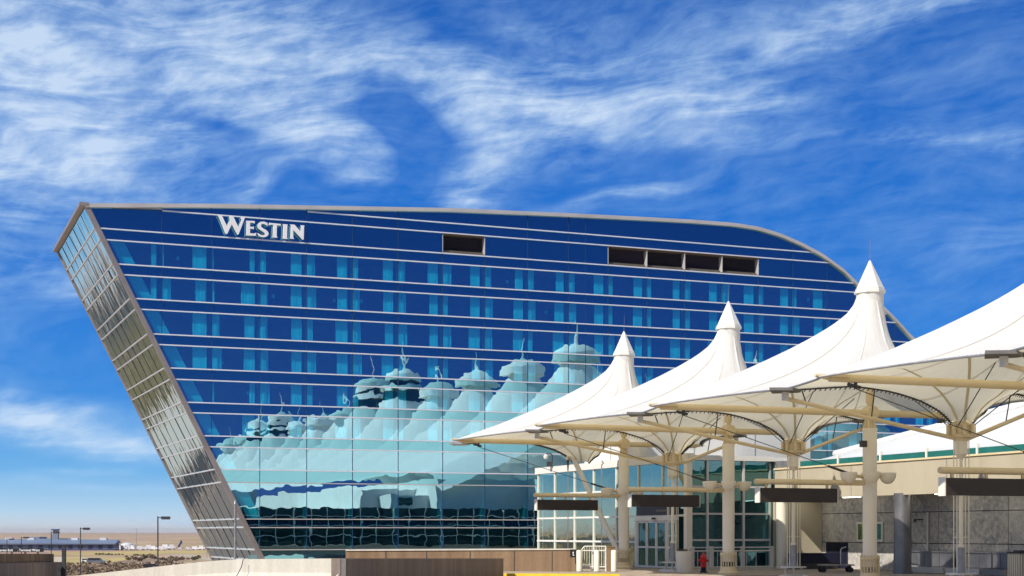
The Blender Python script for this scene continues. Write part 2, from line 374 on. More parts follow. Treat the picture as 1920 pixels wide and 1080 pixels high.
m, t, o = new_mat('yellow_stubble'); g = geopos(t); a_ = t.noise(t.scalev(g, 1, .3, 1), .05, 6, .65)
principled(t, o, t.mix(t.mapr(a_, .35, .65), (.52, .41, .17), (.40, .31, .15)), .95, 0, .1); M['stubble'] = m
ap = MB(); P_ = lambda x, y, dz=.05: (at(x, y, (1.8-GZ)*F/(y-HZ)).x, (1.8-GZ)*F/(y-HZ), GZ+dz)
ap.add([P_(100, 1041.5), P_(250, 1041), P_(390, 1037), P_(395, 1032), P_(240, 1033.5), P_(90, 1036)], [(0, 1, 2, 3, 4, 5)]); ap.add([P_(120, 1062), P_(200, 1056), P_(240, 1050), P_(250, 1044), P_(100, 1044)], [(0, 1, 2, 3, 4)])
o = ap.build('stubble_field', 'stubble'); o['kind'] = 'structure'
m, t, o = new_mat('dark_field'); g = geopos(t); a_ = t.noise(g, .02, 6, .7); b_ = t.noise(t.scalev(g, 1, .3, 1), .006, 5, .6)
c = t.ramp(b_, [(.3, (.10, .11, .05)), (.42, (.05, .06, .045)), (.5, (.17, .15, .15)), (.58, (.09, .085, .05)), (.7, (.24, .21, .21))]); c = t.mix(t.mapr(a_, .45, .62, 0, .7), c, (.05, .055, .05))
principled(t, o, c, .95, 0, .1); M['field_dark'] = m
m, t, o = new_mat('brown_field'); g = geopos(t); a_ = t.noise(g, .05, 6, .7); b_ = t.noise(g, .012, 5, .6)
c = t.ramp(b_, [(.32, (.10, .11, .045)), (.44, (.30, .23, .11)), (.52, (.14, .12, .05)), (.6, (.33, .25, .15)), (.7, (.08, .08, .05))]); c = t.mix(t.mapr(a_, .5, .62, 0, .8), c, (.06, .055, .035))
principled(t, o, c, .95, 0, .1); M['field_brown'] = m
BO = Vector((-30, 140)); BD = Vector((-.57, .82)); BL_ = Vector((.82, .57))
def band(name, mat, d0, d1, l0, l1, dz):
    c = [BO+BD*d+BL_*l for d, l in ((d0, l0), (d0, l1), (d1, l1), (d1, l0))]
    o = MB().quad(*[(p.x, p.y, GZ+dz) for p in c]).build(name, mat); o['kind'] = 'structure'
band('concrete_apron', 'conc_pale', 168, 300, -90, 34, .020)
band('access_road', 'asphalt', 122, 162, -120, 30, .024)
band('parking_lot', 'conc_grey', 20, 116, -120, 20, .028)
band('brown_field', 'field_brown', 312, 900, -260, 60, .012)
band('dark_field', 'field_dark', 910, 3200, -1500, 260, .008)

def wall_strip(name, pts, mat, thick, label, cat, zb=-.6, cap=None, capmat=None, group=None, back=1):
    """a run of wall through (x, y, ztop) points; thickness goes away from the road"""
    mb = MB(); fr = [Vector(p) for p in pts]; n = len(fr); cen = sum(fr, Vector())/n
    offs = []
    for i in range(n):
        d = fr[min(i+1, n-1)]-fr[max(i-1, 0)]; d.z = 0; d.normalize(); offs.append(Vector((-d.y, d.x, 0))*thick*back)
    for i in range(n-1):
        a, b = fr[i], fr[i+1]; a2, b2 = a+offs[i], b+offs[i+1]
        low = lambda p: Vector((p.x, p.y, zb))
        mb.add([a, b, b2, a2, low(a), low(b), low(b2), low(a2)], [(0, 1, 2, 3), (4, 5, 1, 0), (6, 7, 3, 2), (5, 6, 2, 1), (7, 4, 0, 3)])
    return mb
# brown wall in the middle
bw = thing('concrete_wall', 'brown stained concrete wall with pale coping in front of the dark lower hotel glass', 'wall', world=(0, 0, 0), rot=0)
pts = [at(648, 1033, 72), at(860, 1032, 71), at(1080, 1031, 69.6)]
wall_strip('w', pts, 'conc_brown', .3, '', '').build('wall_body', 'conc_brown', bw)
mb = MB()
for a, b in zip(pts[:-1], pts[1:]):
    mb.add([a+Vector((0, -.05, .0)), b+Vector((0, -.05, .0)), b+Vector((0, .36, 0)), a+Vector((0, .36, 0)),
            a+Vector((0, -.05, .06)), b+Vector((0, -.05, .06)), b+Vector((0, .36, .06)), a+Vector((0, .36, .06))], [(0,3,2,1),(4,5,6,7),(0,1,5,4),(1,2,6,5),(2,3,7,6),(3,0,4,7)])
mb.build('coping', 'conc_pale', bw)
for f in (.18, .36, .55, .74, .9):
    p = pts[0].lerp(pts[1], f*2) if f < .5 else pts[1].lerp(pts[2], f*2-1); mb = MB(); mb.box(p.x-.02, p.x+.02, p.y-.010, p.y+.2, -.6, p.z-.02); mb.build('form_joint', 'steel_dark', bw)
# dark front barrier
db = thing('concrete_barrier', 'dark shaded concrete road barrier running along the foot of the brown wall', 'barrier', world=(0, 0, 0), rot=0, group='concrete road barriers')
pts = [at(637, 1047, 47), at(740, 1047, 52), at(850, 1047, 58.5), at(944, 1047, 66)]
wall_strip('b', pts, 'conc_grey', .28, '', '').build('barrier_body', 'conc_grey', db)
# bright barrier, left
bb = thing('concrete_barrier', 'sunlit cream concrete road barrier with a crack, curving away at the bottom left', 'barrier', world=(0, 0, 0), rot=0, group='concrete road barriers')
pp = [(120, 1082, 60), (220, 1071, 58.5), (320, 1059.5, 56.5), (400, 1051.5, 54), (445, 1048.5, 52), (520, 1048, 50), (636, 1047, 47)]
pts = [at(*p) for p in pp]
mb = MB(); n = len(pts); prof = [(0, 0), (.0, -.45), (-.12, -.62), (-.26, -1.0), (-.26, -1.6)]
ring = []
for i, p in enumerate(pts):
    d = pts[min(i+1, n-1)]-pts[max(i-1, 0)]; d.z = 0; d.normalize(); nn = Vector((-d.y, d.x, 0))
    ring.append([p+nn*.24+Vector((0, 0, -1.6)), p+nn*.24] + [p+nn*dx+Vector((0, 0, dz)) for dx, dz in prof])
k = len(ring[0]); vs = [v for r_ in ring for v in r_]
fs = [(i*k+j, i*k+j+1, (i+1)*k+j+1, (i+1)*k+j) for i in range(n-1) for j in range(k-1)] + [tuple(range(k)), tuple(range((n-1)*k, n*k))[::-1]]
mb.add(vs, fs); fixn(mb.build('barrier_body', 'conc_pale', bb))
ck = MB(); c0 = at(459, 1048.3, 51.3); c1 = c0+Vector((-.05, -.06, -.25)); c2 = c0+Vector((-.14, -.14, -.46)); c3 = c0+Vector((-.2, -.34, -.62))
for c_ in (c0, c1, c2, c3): c_.y -= .06; c_.x -= .04
ck.path([c0, c1, c2, c3], .018, 4).build('joint', 'steel_dark', bb)
# shaded parapet far left with a capping beam, direction signs and a post
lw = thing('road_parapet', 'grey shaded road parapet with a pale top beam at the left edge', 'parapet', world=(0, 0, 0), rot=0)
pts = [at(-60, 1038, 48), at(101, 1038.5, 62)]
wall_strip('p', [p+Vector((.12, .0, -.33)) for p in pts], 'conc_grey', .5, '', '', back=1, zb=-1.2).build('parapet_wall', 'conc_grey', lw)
a, b = pts; mb = MB(); off = Vector((-.35, 0, 0)); h = Vector((0, 0, -.34))
mb.add([a, b, b+off, a+off, a+h, b+h, b+off+h, a+off+h], [(0, 1, 2, 3), (4, 5, 1, 0), (5, 6, 2, 1), (6, 7, 3, 2), (7, 4, 0, 3), (4, 7, 6, 5)])
fixn(mb.build('top_beam', 'conc_brown', lw))
q = at(110, 1050, 62.5); mb = MB(); mb.box(q.x-.2, q.x+.2, q.y, q.y+.25, q.z-.08, q.z+.12); mb.build('end_block', 'conc_pale', lw)
mb = MB(); mb.box(q.x-.22, q.x+.2, q.y-.0, q.y+.25, -1.2, q.z-.08); mb.build('end_pier', 'steel_dark', lw)
q = at(120, 1023, 61.5); mb = MB(); mb.box(q.x-.07, q.x+.07, q.y-.07, q.y+.07, -1.2, q.z); mb.box(q.x-.09, q.x+.09, q.y-.09, q.y+.09, q.z, q.z+.03)
o = mb.build('steel_post', 'steel_dark'); o['label'] = 'short dark square steel post at the end of the grey parapet'; o['category'] = 'post'

def text_obj(name, s, size, mat, loc, rotm, parent, ext=.01, bold=0):
    cu = bpy.data.curves.new(name, 'FONT'); cu.body = s; cu.size = size; cu.extrude = ext; cu.offset = bold
    o = bpy.data.objects.new(name, cu); COL.objects.link(o); bpy.context.view_layer.update()
    dg = bpy.context.evaluated_depsgraph_get(); me = bpy.data.meshes.new_from_object(o.evaluated_get(dg)); me.name = name
    COL.objects.unlink(o); bpy.data.objects.remove(o)
    me.materials.clear(); me.materials.append(M[mat]); ob = bpy.data.objects.new(name, me); COL.objects.link(ob)
    ob.matrix_local = Matrix.Translation(loc) @ rotm
    ob.parent = parent; return ob
RX = Matrix.Rotation(R(90), 4, 'X')
def road_sign(x0, x1, y0, y1, D, txt, tx, size, label):
    a, b = at(x0, y1, D), at(x1, y0, D); th = thing('road_sign', label, 'road sign', world=(a.x, D, a.z), rot=0, group='black road signs')
    mb = MB(); mb.box(0, b.x-a.x, 0, .12, 0, b.z-a.z); mb.build('panel', 'black', th)
    mb = MB(); 
    for xx in (.3, (b.x-a.x)-.3): mb.box(xx-.04, xx+.04, .13, .2, -1.8, b.z-a.z)
    mb.build('support', 'steel_grey', th)
    text_obj('lettering', txt, size, 'text_white', Vector((tx, -.02, .035)), RX, th, .008, .002)
D_ = 74
road_sign(-38, 31.5, 1028.5, 1035, D_, 'Express Exit', .80, .165, 'black road sign with white lettering ending in Exit, cut by the left edge')
road_sign(33.8, 80.5, 1028.5, 1035, D_, 'Terminal West', .05, .165, 'black road sign reading Terminal West above the grey parapet')

# ================================================================== HOTEL
TL = lambda z: -.19 + (29.51-z)*.502
RPTS = [(-1.6, 31.62), (10.16, 32.53), (21.48, 33.24), (33.49, 34.0), (46.26, 34.5), (54.82, 34.78), (60.51, 34.95), (66.0, 35.0), (69.01, 34.81), (71.69, 34.32), (74.4, 33.52),
        (77.15, 32.48), (79.93, 30.96), (81.76, 29.53), (85.03, 27.28), (87.04, 25.71), (89.0, 24.01), (92, 22.0), (96, 20.2), (101, 19.2), (105, 19.0)]
RPTS = RPTS + [(210-a, b) for a, b in RPTS[:-1]][::-1]
rx, rz = np.array(RPTS).T
RZ = lambda t: float(np.interp(t, rx, rz))
MUL = [5.38, 10.0, 14.56, 19.11, 23.66, 28.3, 32.93, 37.41, 42.08, 46.62, 51.12, 55.64, 60.13, 64.65, 69.14, 73.52, 77.9]
while MUL[-1] < 150: MUL.append(MUL[-1]+4.5)
MUL0 = [0.85, -3.7] ; MULA = sorted(MUL + MUL0)
def clip(poly, a, b, c):                             # keep a*t+b*z>=c
    out = []
    for i in range(len(poly)):
        p, q = poly[i], poly[(i+1) % len(poly)]; dp = a*p[0]+b*p[1]-c; dq = a*q[0]+b*q[1]-c
        if dp >= 0: out.append(p)
        if dp*dq < 0: s_ = dp/(dp-dq); out.append((p[0]+(q[0]-p[0])*s_, p[1]+(q[1]-p[1])*s_))
    return out
def facade_poly(t0, t1, z0, z1):
    p = [(t0, z0), (t1, z0), (t1, z1), (t0, z1)]
    p = clip(p, 1, .502, -.19+29.51*.502)            # slanted left edge
    if len(p) < 3: return []
    a0, a1 = RZ(t0)-.35, RZ(t1)-.35; s_ = (a1-a0)/(t1-t0)
    p = clip(p, s_, -1, s_*t0-a0)                    # roof line
    return p if len(p) >= 3 else []
hotel = thing('hotel_building', 'large dark blue glass hotel with a slanted left end and dipping roofline', 'hotel', 0, 0, 0)
TEND = 150
WROWS = [(26.35, 28.5), (23.28, 25.4), (20.11, 22.32), (17.03, 19.15), (13.9, 16.0), (10.82, 12.94), (7.7, 9.8), (3.05, 6.5), (.13, 2.25), (-3.2, -.9)]
SROWS = [(28.5, 29.55), (25.4, 26.35), (22.32, 23.28), (19.15, 20.11), (16.0, 17.03), (12.94, 13.9), (9.8, 10.82), (6.5, 7.7), (2.25, 3.05), (-.9, .13), (-9, -3.2)]
# window visibility limit per row (how far right it can be seen before the canopies)
VIS = [80, 77, 62, 52, 50, 47, 45, 42, 42, 14]
cells = []
for ri, (z0, z1) in enumerate(WROWS):
    for a, b in zip(MULA[:-1], MULA[1:]):
        p = facade_poly(a, b, z0, z1)
        if p and max(q[0] for q in p) - min(q[0] for q in p) > .3: cells.append((ri, a, b, z0, z1, p))
cells.sort(key=lambda c: (c[1] > VIS[c[0]], c[1]))
big = cells[:100]; rest = cells[100:]
GW = .0
def curtain_mesh(mb, t0, t1, z0, z1, w=.32):
    n = max(4, int((t1-t0)/.09)); top = []; bot = []
    ph = random.random()*6
    for i in range(n+1):
        t = t0+(t1-t0)*i/n; ww = w+.022*math.sin(i*1.9+ph)+.015*math.sin(i*.7+ph*2)
        top.append((t, ww, z1)); bot.append((t+random.uniform(-.01, .01), ww, z0))
    mb.add(top+bot, [(i, i+1, n+2+i, n+1+i) for i in range(n)])
def curtains_for(a, b, z0, z1):
    out = []
    wl = random.choice([.55, .7, .78, .9]); wr = random.choice([.85, 1.0, 1.05, 1.2])
    if a < 12.0 and random.random() < .65: wl *= .25; wr = random.choice([.5, 1.3])
    if a > TL(z0)+.5: out.append((a+.12, a+.12+wl))
    out.append((b-.42-wr, b-.42))
    return [(x0, x1) for x0, x1 in out if x0 > TL(z0)+1.4]
for ri, a, b, z0, z1, p in big:
    mb = MB(); mb.add([(x, GW, z) for x, z in p], [tuple(range(len(p)))]); wn = mb.build('window', 'hotel_glass', hotel)
    for (x0, x1) in (curtains_for(a, b, z0, z1) if ri < 6 else []):
        mb = MB(); curtain_mesh(mb, x0, x1, z0+.05, min(z1, RZ(x1)-.4)); mb.build('curtain', 'curtain', wn, smooth=True)
mb = MB(); mc = MB()
for ri, a, b, z0, z1, p in rest:
    mb.add([(x, GW, z) for x, z in p], [tuple(range(len(p)))])
    if ri < 6 and RZ(b) > z1+.6 and RZ(a) > z1+.6:
        for (x0, x1) in curtains_for(a, b, z0, z1): curtain_mesh(mc, x0, x1, z0+.05, z1)
mb.build('window', 'hotel_glass', hotel, kind='stuff'); mc.build('curtain', 'curtain', hotel, smooth=True, kind='stuff')
for (z0, z1) in SROWS:
    for half in (0, 1):
        mb = MB()
        for a, b in zip(MULA[:-1], MULA[1:]):
            if (a > 104.9) != (half == 1): continue
            p = facade_poly(a, b, z0, z1)
            if p: mb.add([(x, GW, z) for x, z in p], [tuple(range(len(p)))])
        if mb.v: mb.build('spandrel_band', 'spandrel', hotel)
# upper cladding with louvre openings
OPEN = [(32.93, 37.41), (51.12, 55.64), (55.64, 60.13), (60.13, 64.65), (64.65, 69.14)]
fine = sorted(set(MULA + list(np.arange(-4, 110, 1.5))))
for half in (0, 1):
    mb = MB()
    for a, b in zip(fine[:-1], fine[1:]):
        mid = (a+b)/2
        if (mid > 105) != (half == 1): continue
        if not any(x0 < mid < x1 for x0, x1 in OPEN):
            p = facade_poly(a, b, 29.55, 31.55)
            if p: mb.add([(x, GW, z) for x, z in p], [tuple(range(len(p)))])
        p = facade_poly(a, b, 31.55, 36)
        if p: mb.add([(x, GW, z) for x, z in p], [tuple(range(len(p)))])
    if mb.v: mb.build('upper_cladding', 'spandrel', hotel)
mats_l = [mottled('louvre_a', (.010, .010, .022), (.014, .014, .03), .4, .6), mottled('louvre_b', (.022, .016, .035), (.028, .022, .045), .4, .6)]
for i, (a, b) in enumerate(OPEN):
    mb = MB(); mb.quad((a, .75, 29.6), (b, .75, 29.6), (b, .75, 31.5), (a, .75, 31.5))
    for k in range(9): zz = 29.95+k*.16; mb.quad((a+.05, .74, zz), (b-.05, .74, zz), (b-.05, .66, zz+.1), (a+.05, .66, zz+.1))
    lv = mb.build('louvre_opening', mats_l[i % 2], hotel)
    mb = MB(); mb.box(a, b, .0, .75, 29.56, 29.66); mb.box(a, b, .0, .75, 31.38, 31.5); mb.box(a, b, .3, .4, 29.72, 29.9); mb.build('reveal', 'reveal', lv)
    mb = MB(); mb.box(a-.02, a+.03, -.04, .7, 29.67, 31.38); mb.box(b-.03, b+.02, -.035, .7, 29.675, 31.37); mb.build('post', 'alu_pale', lv)
# transoms: projecting aluminium fins
zl = [32.55, 31.55, 29.51] + [z for r_ in WROWS[:-1] for z in (r_[1], r_[0])] + [-.9]
for z in zl:
    t0 = {32.55: 19.2, 31.55: 5.42}.get(z, TL(z))
    # last t where the roof is above this height (left half)
    t1 = TEND
    for t in np.arange(t0+1, 105, .1):
        if RZ(t)-.3 < z: t1 = t; break
    hh = .052 if z > 7 else .045
    mb = MB(); mb.box(t0, t1, -.12, .02, z-hh, z+hh); 
    mb.build('transom', 'alu' if z > 7 else 'alu_pale', hotel)
    if t1 < 105:
        mb = MB(); mb.box(210-t1, TEND, -.17, .02, z-hh, z+hh); mb.build('transom', 'alu', hotel)
for t in MUL + [48.55]:
    mb = MB(); zt = RZ(t)-.35; zb = max(-9, 29.51-(t+.19)/.502); op = [(x0, x1) for x0, x1 in OPEN if abs(t-x0) < .01 or abs(t-x1) < .01]
    if t > TL(-9): zb = -9
    mb.box(t-.028, t+.028, -.04, .02, zb, min(zt, 29.5) if op else zt); mb.build('mullion', 'mullion_dark', hotel)
# interior: slabs, rear wall, partitions
mb = MB()
mb.quad((TL(-9)+.5, 4.6, -9), (TEND, 4.6, -9), (TEND, 4.6, 18), (TL(18)+.5, 4.6, 18)); mb.quad((TL(18)+.5, 4.6, 18), (78, 4.6, 18), (78, 4.6, 29), (TL(29)+.5, 4.6, 29))
for (z0, z1) in SROWS[:-1]:
    t1 = TEND if z1 < 19 else 105
    for t in np.arange(20, 105, .5):
        if RZ(t)-.6 < z1: t1 = t-.5; break
    mb.box(TL(z0)+.6, t1, .12, 4.6, z0+.1, z1-.1)
for t in MUL[2:18]:
    mb.box(t-.1, t+.1, .5, 4.6, -9, min(28.4, RZ(t-1)-1.2, RZ(t+1)-1.2))
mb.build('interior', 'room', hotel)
# sloping column inside the glass, parallel to the slanted end
mb = MB(); 
for (z0, z1) in WROWS[:-2]:
    mb.add([(TL(z)+o_, ww, z) for ww in (.5, .9) for z, o_ in ((z0+.02, .5), (z0+.02, 1.75), (z1-.02, 1.75), (z1-.02, .5))],
           [(0, 1, 2, 3), (7, 6, 5, 4), (0, 4, 5, 1), (1, 5, 6, 2), (2, 6, 7, 3), (3, 7, 4, 0)])
mb.build('sloping_column', 'curtain', hotel)
# roof trim along the front edge
def rail_strip(mb, pts, w0, w1, h0, h1):
    n = len(pts); vs = []
    for (t, z) in pts: vs += [(t, w0, z-h0), (t, w1, z-h0), (t, w1, z+h1), (t, w0, z+h1)]
    fs = [(4*i+j, 4*i+(j+1) % 4, 4*i+4+(j+1) % 4, 4*i+4+j) for i in range(n-1) for j in range(4)] + [(3, 2, 1, 0), (4*n-4, 4*n-3, 4*n-2, 4*n-1)]
    mb.add(vs, fs)
tt = np.concatenate([np.arange(-1.5, 64, 2.5), np.arange(64, 146, .8)])
mb = MB(); rail_strip(mb, [(t, RZ(t)) for t in tt], -.30, .1, .36, 0); fixn(mb.build('roof_trim', 'alu_pale', hotel, smooth=True))
mb = MB(); mb.add([(1.0, -.2, 31.15+.55), (5.4, -.2, 31.6), (5.4, -.2, RZ(5.4)-.42), (1.0, -.2, RZ(1)-.42)], [(0, 1, 2, 3)]); mb.build('roof_flashing', 'alu_pale', hotel)
# roof surface and rear edge (dips later than the front)
rear = lambda t: float(np.interp(t, [-1.6, 30, 66, 75, 85, 93, 101, 108, 150], [31.6, 33.6, 35.2, 33.6, 27.9, 23.6, 20.9, 20.2, 26]))
mb = MB(); tl = list(tt); n = len(tl)
vs = [(t, .1, RZ(t)-.02) for t in tl] + [(t, 24.5, max(RZ(t), rear(t))-.02) for t in tl]
mb.add(vs, [(i, i+1, n+i+1, n+i) for i in range(n-1)]); mb.build('roof', 'steel_dark', hotel)
mb = MB(); vs = [(t, 24.5, max(RZ(t), rear(t))-.05) for t in tl] + [(max(t, 19.2), 24.5, -9) for t in tl]
mb.add(vs, [(i, i+1, n+i+1, n+i) for i in range(n-1)]); mb.build('rear_wall', 'trim', hotel)
# slanted front edge trim
def slab(mb, z0, z1, o0, o1, w0, w1):
    mb.add([(TL(z)+o_, w, z) for w in (w0, w1) for z, o_ in ((z0, o0), (z0, o1), (z1, o1), (z1, o0))],
           [(0, 1, 2, 3), (7, 6, 5, 4), (0, 4, 5, 1), (1, 5, 6, 2), (2, 6, 7, 3), (3, 7, 4, 0)])
mb = MB(); slab(mb, -9, 31.7, -.44, .03, -.22, .14); fixn(mb.build('edge_trim', 'trim', hotel))
mb = MB(); slab(mb, -9, 31.7, -.5, -.1, 24.2, 24.7); fixn(mb.build('edge_trim', 'trim', hotel))
mb = MB(); z = 31.7; mb.box(TL(z)-.72, TL(z)+.1, -.33, 24.75, z-.30, z+.02); mb.build('eave_trim', 'trim', hotel)
# slanted end glass, in rows between transoms
EO = -.36
ez = sorted(set([31.3, 29.51] + [z for r_ in WROWS for z in r_] + [-9.0]), reverse=True)
for z1, z0 in zip(ez[:-1], ez[1:]):
    mb = MB()
    for k in range(7):
        w0, w1 = .35+k*3.41, .35+(k+1)*3.41; j = [random.uniform(-.02, .02) for _ in range(4)]
        mb.quad((TL(z0)+EO+j[0], w0, z0), (TL(z0)+EO+j[1], w1, z0), (TL(z1)+EO+j[2], w1, z1), (TL(z1)+EO+j[3], w0, z1))
    mb.build('end_window', 'end_glass', hotel)
for z in ez[1:-1]:
    mb = MB(); mb.box(TL(z)+EO-.12, TL(z)+EO+.05, .23, 24.2, z-.045, z+.045); mb.build('end_transom', 'alu_pale', hotel)
for k in range(1, 7):
    w = .35+k*3.41; mb = MB(); slab(mb, -9, 31.25, EO-.035, EO+.03, w-.035, w+.035); mb.build('end_mullion', 'steel_dark', hotel)

# hotel name letters, traced as solid cut letters standing off the facade
S_ = 10.105
def LT(pts): return [fac_hit(395+x/S_, 390+y/S_) for x, y in pts]
LET = {
 'W': [(120,150),(215,150),(205,175),(290,355),(350,240),(342,185),(345,165),(425,172),(418,190),(508,375),(570,240),(555,205),(560,185),(638,187),(628,210),(512,515),(490,515),(385,320),(300,500),(285,508),(265,490),(150,200),(130,170)],
 'E': [(652,256),(818,262),(818,308),(795,296),(730,290),(728,368),(780,372),(800,360),(800,418),(780,408),(728,405),(728,492),(800,498),(848,482),(835,540),(650,530),(662,500),(664,290)],
 'S': [(1058,298),(1055,358),(1035,335),(1005,318),(975,312),(945,320),(932,342),(940,370),(975,400),(1030,430),(1065,460),(1078,490),(1075,520),(1055,545),(1020,560),(980,563),(935,558),(895,545),(868,488),(895,500),(925,520),(965,532),(1000,528),(1015,510),(1005,485),(975,460),(925,432),(890,405),(872,370),(872,335),(890,300),(920,280),(960,272),(1005,276)],
 'T': [(1095,295),(1315,318),(1305,358),(1285,345),(1236,340),(1232,545),(1248,575),(1140,568),(1162,542),(1168,332),(1120,330),(1083,340)],
 'I': [(1345,320),(1442,326),(1434,350),(1428,575),(1440,600),(1340,592),(1354,568),(1360,345)],
 'N': [(1480,325),(1570,330),(1688,470),(1696,365),(1680,342),(1758,345),(1750,368),(1742,612),(1715,608),(1545,425),(1545,575),(1565,598),(1478,592),(1495,570),(1505,352)],
}
sg = thing('hotel_sign', 'large pale metal name letters standing off the dark blue top of the hotel', 'sign', 0, 0, 0)
for ch in 'WESTIN':
    mb = MB(); mb.prism([(t, -.42, z) for t, z in LT(LET[ch])], (0, .16, 0)); o = fixn(mb.build('letter', 'text_white', sg, label='pale metal letter %s' % ch))

# lamps seen in the rooms
LAMPS = [(289, 477), (337, 481), (371, 545), (517, 553), (466, 558), (632, 561), (420, 678), (469, 735), (683, 563), (1031, 583), (1525, 559), (958, 525), (700, 523)]
lamp0 = None
for i, (x, y) in enumerate(LAMPS):
    t_, z_ = fac_hit(x, y)
    if lamp0 is None:
        l = thing('room_lamp', '', 'lamp', t_, 1.0, z_, 'lamps standing in the hotel rooms')
        MB().lathe([(.16, -.16), (.13, .16)], n=12).build('lamp_shade', 'text_white', l, smooth=True)
        MB().tube((0, 0, -.16), (0, 0, -.8), .02, 6).build('lamp_stand', 'steel_grey', l); lamp0 = l
    else:
        l = copy_tree(lamp0); l.location = L2W(t_, 1.0, z_)
    row = [k for k, (a, b) in enumerate(WROWS) if a-.5 < z_ < b+.5]
    l['label'] = ['topmost lamp, leftmost window, pale shade behind blue glass', 'pale lamp in the second top-row hotel window from the slanted end', 'pale lamp shade on the second window row near the slanted end', 'square pale lamp below the T of the hotel letters, second window row',
                  'faint low lamp left of the square lamp on the second window row', 'square pale lamp beside a curtain, second window row, below the right of the letters', 'small pale lamp on the fourth window row near the slanted end', 'pale lamp on the fifth window row above the reflected tents',
                  'pale lamp half behind a curtain, second window row', 'square pale lamp in the second window row left of the farthest canopy peak', 'round pale lamp at the right end of the top window row', 'faint lamp in the top window row right of the single louvre', 'faint low lamp in the top window row between letters and single louvre'][i]

# ================================================================== TERMINAL TENT ROOF behind the viewer (seen mirrored in the hotel glass)
term = thing('terminal_building', 'white peaked tent roof of the terminal, seen mirrored in the hotel glass', 'terminal', 0, 0, 0)
PK = []
for k in range(13):
    H = 31.4
    if k in (4, 5): H = 36.4
    if k in (9, 10): H = 35.0
    if k == 6: H = 31
    for t in (82, 128): PK.append((t, -(75.8+22*k), H))
ts = np.arange(56, 155, 1.0); ws = np.arange(-66, -352, -1.1)
TT, WW = np.meshgrid(ts, ws, indexing='ij')
base_ = np.interp(TT, [56, 74, 105, 136, 155], [9.5, 15.5, 17, 15.5, 9.5]); base_ = base_ - np.clip((WW+72)/6, 0, 1)*3
zz = np.zeros_like(TT)
for (t, w, H) in PK:
    r_ = np.sqrt((TT-t)**2+((WW-w))**2); f = 1/(1+(r_/6.8)**2.0)
    z = base_+(H-1.5-base_)*f; zz = np.maximum(zz, z)
n0, n1 = TT.shape; mb = MB()
mb.add(list(zip(TT.ravel().tolist(), WW.ravel().tolist(), zz.ravel().tolist())), [(i*n1+j, (i+1)*n1+j, (i+1)*n1+j+1, i*n1+j+1) for i in range(n0-1) for j in range(n1-1)])
mb.build('fabric_roof', 'fabric_roof', term, smooth=True)
for (t, w, H) in PK:
    mb = MB(); mb.lathe([(3.9, H-2.9), (3.8, H-1.6), (3.0, H-.8), (1.6, H-.25), (.4, H-.05), (.22, H+.3), (.06, H+(5.5 if H > 33 else 3.6))], t, w, 16); mb.build('mast_cap', 'fabric_roof', term, smooth=True)
    if H > 33:
        mb = MB(); mb.lathe([(4.4, H-7.0), (4.0, H-4.6)], t, w, 20); mb.lathe([(3.2, H-4.0), (3.0, H-2.6)], t, w, 20); mb.build('clerestory', 'link_glass', term)
        mb = MB(); mb.lathe([(4.9, H-4.7), (4.2, H-3.9), (3.0, H-3.7)], t, w, 20); mb.build('roof_ring', 'fabric_roof', term, smooth=True)
mb = MB(); mb.box(56, 155, -350, -68, -9, 9.6); mb.build('podium', 'wall_white', term)
for b_ in ((47, 56, -150, -77, 5.2, 8.2), (50, 60, -76.9, -71, 5.2, 7.2), (70, 96, -67, -62, 5.2, 9.4)): MB().box(*b_).build('service_block', 'wall_white', term)
mb = MB(); 
for t in (51, 56, 74, 81, 88): mb.box(t, t+2.2, -61.98 if t > 60 else -70.98, -61.9 if t > 60 else -70.9, 5.6, 6.8)
mb.build('service_window', 'link_glass', term)
# link building whose glass wall faces the hotel
mb = MB(); mb.box(18.4, 120, -68, -59.25, -.2, 5.15); mb.build('link_wall', 'link_glass', term)
mb = MB()
for t in np.arange(18.4, 120, 2.35): mb.box(t-.05, t+.05, -59.24, -59.08, -.2, 5.1)
for z in (1.3, 2.65, 4.0): mb.box(18.4, 120, -59.24, -59.12, z-.045, z+.045)
mb.build('link_mullion_grid', 'paint_white', term)

# ================================================================== PAVILION AND TERMINAL SIDE BUILDING (right)
pav = thing('glass_pavilion', 'white framed glass entrance pavilion with automatic doors beside the raking canopy strut', 'pavilion', 18.0, -77.8, 0)
Lp = 18.6
zs = [0.0, 1.3, 2.62, 4.0, 5.25]
# mullions from the photo, as distance from the near corner
def w_on(x, t):                                     # w where a sight line crosses the plane t
    r = (x-960)/F; bx, by = P0.x+U.x*t, P0.y+U.y*t
    return (bx - r*by)/(r*AX.y - AX.x)
mx_ = [1010, 1041, 1078, 1114, 1156.5, 1198, 1243, 1268]
mw = [w_on(x, 18.0)+77.8 for x in mx_]
DOOR = (w_on(1271, 18)+77.8, w_on(1198, 18)+77.8)
mb = MB()
for m_ in mw:
    zb = 0 if not (DOOR[0]+.1 < m_ < DOOR[1]-.1) else 2.62
    mb.box(-.06, .06, m_-.055, m_+.055, zb, 5.25)
for z in zs[1:4]:
    if z < 2.6: mb.box(-.05, .05, DOOR[1]+.06, Lp, z-.05, z+.05)
    else: mb.box(-.052, .05, 0.1, Lp, z-.05, z+.05)
mb.build('mullion_grid', 'paint_white', pav)
wpan = sorted(mw+[0.1, Lp])
for a, b in zip(wpan[:-1], wpan[1:]):
    if b-a < .3: continue
    z0 = 2.95 if (a+b)/2 < DOOR[1] else 0
    mb = MB(); mb.quad((.0, a, z0), (.0, b, z0), (.0, b, 5.25), (.0, a, 5.25)); mb.build('glass_pane', 'pav_glass', pav)
mb = MB(); mb.box(-.14, .3, -.1, Lp+.1, 5.25, 5.62); mb.box(.3, 6, -.1, Lp+.1, 5.3, 5.5); mb.build('fascia', 'paint_white', pav)
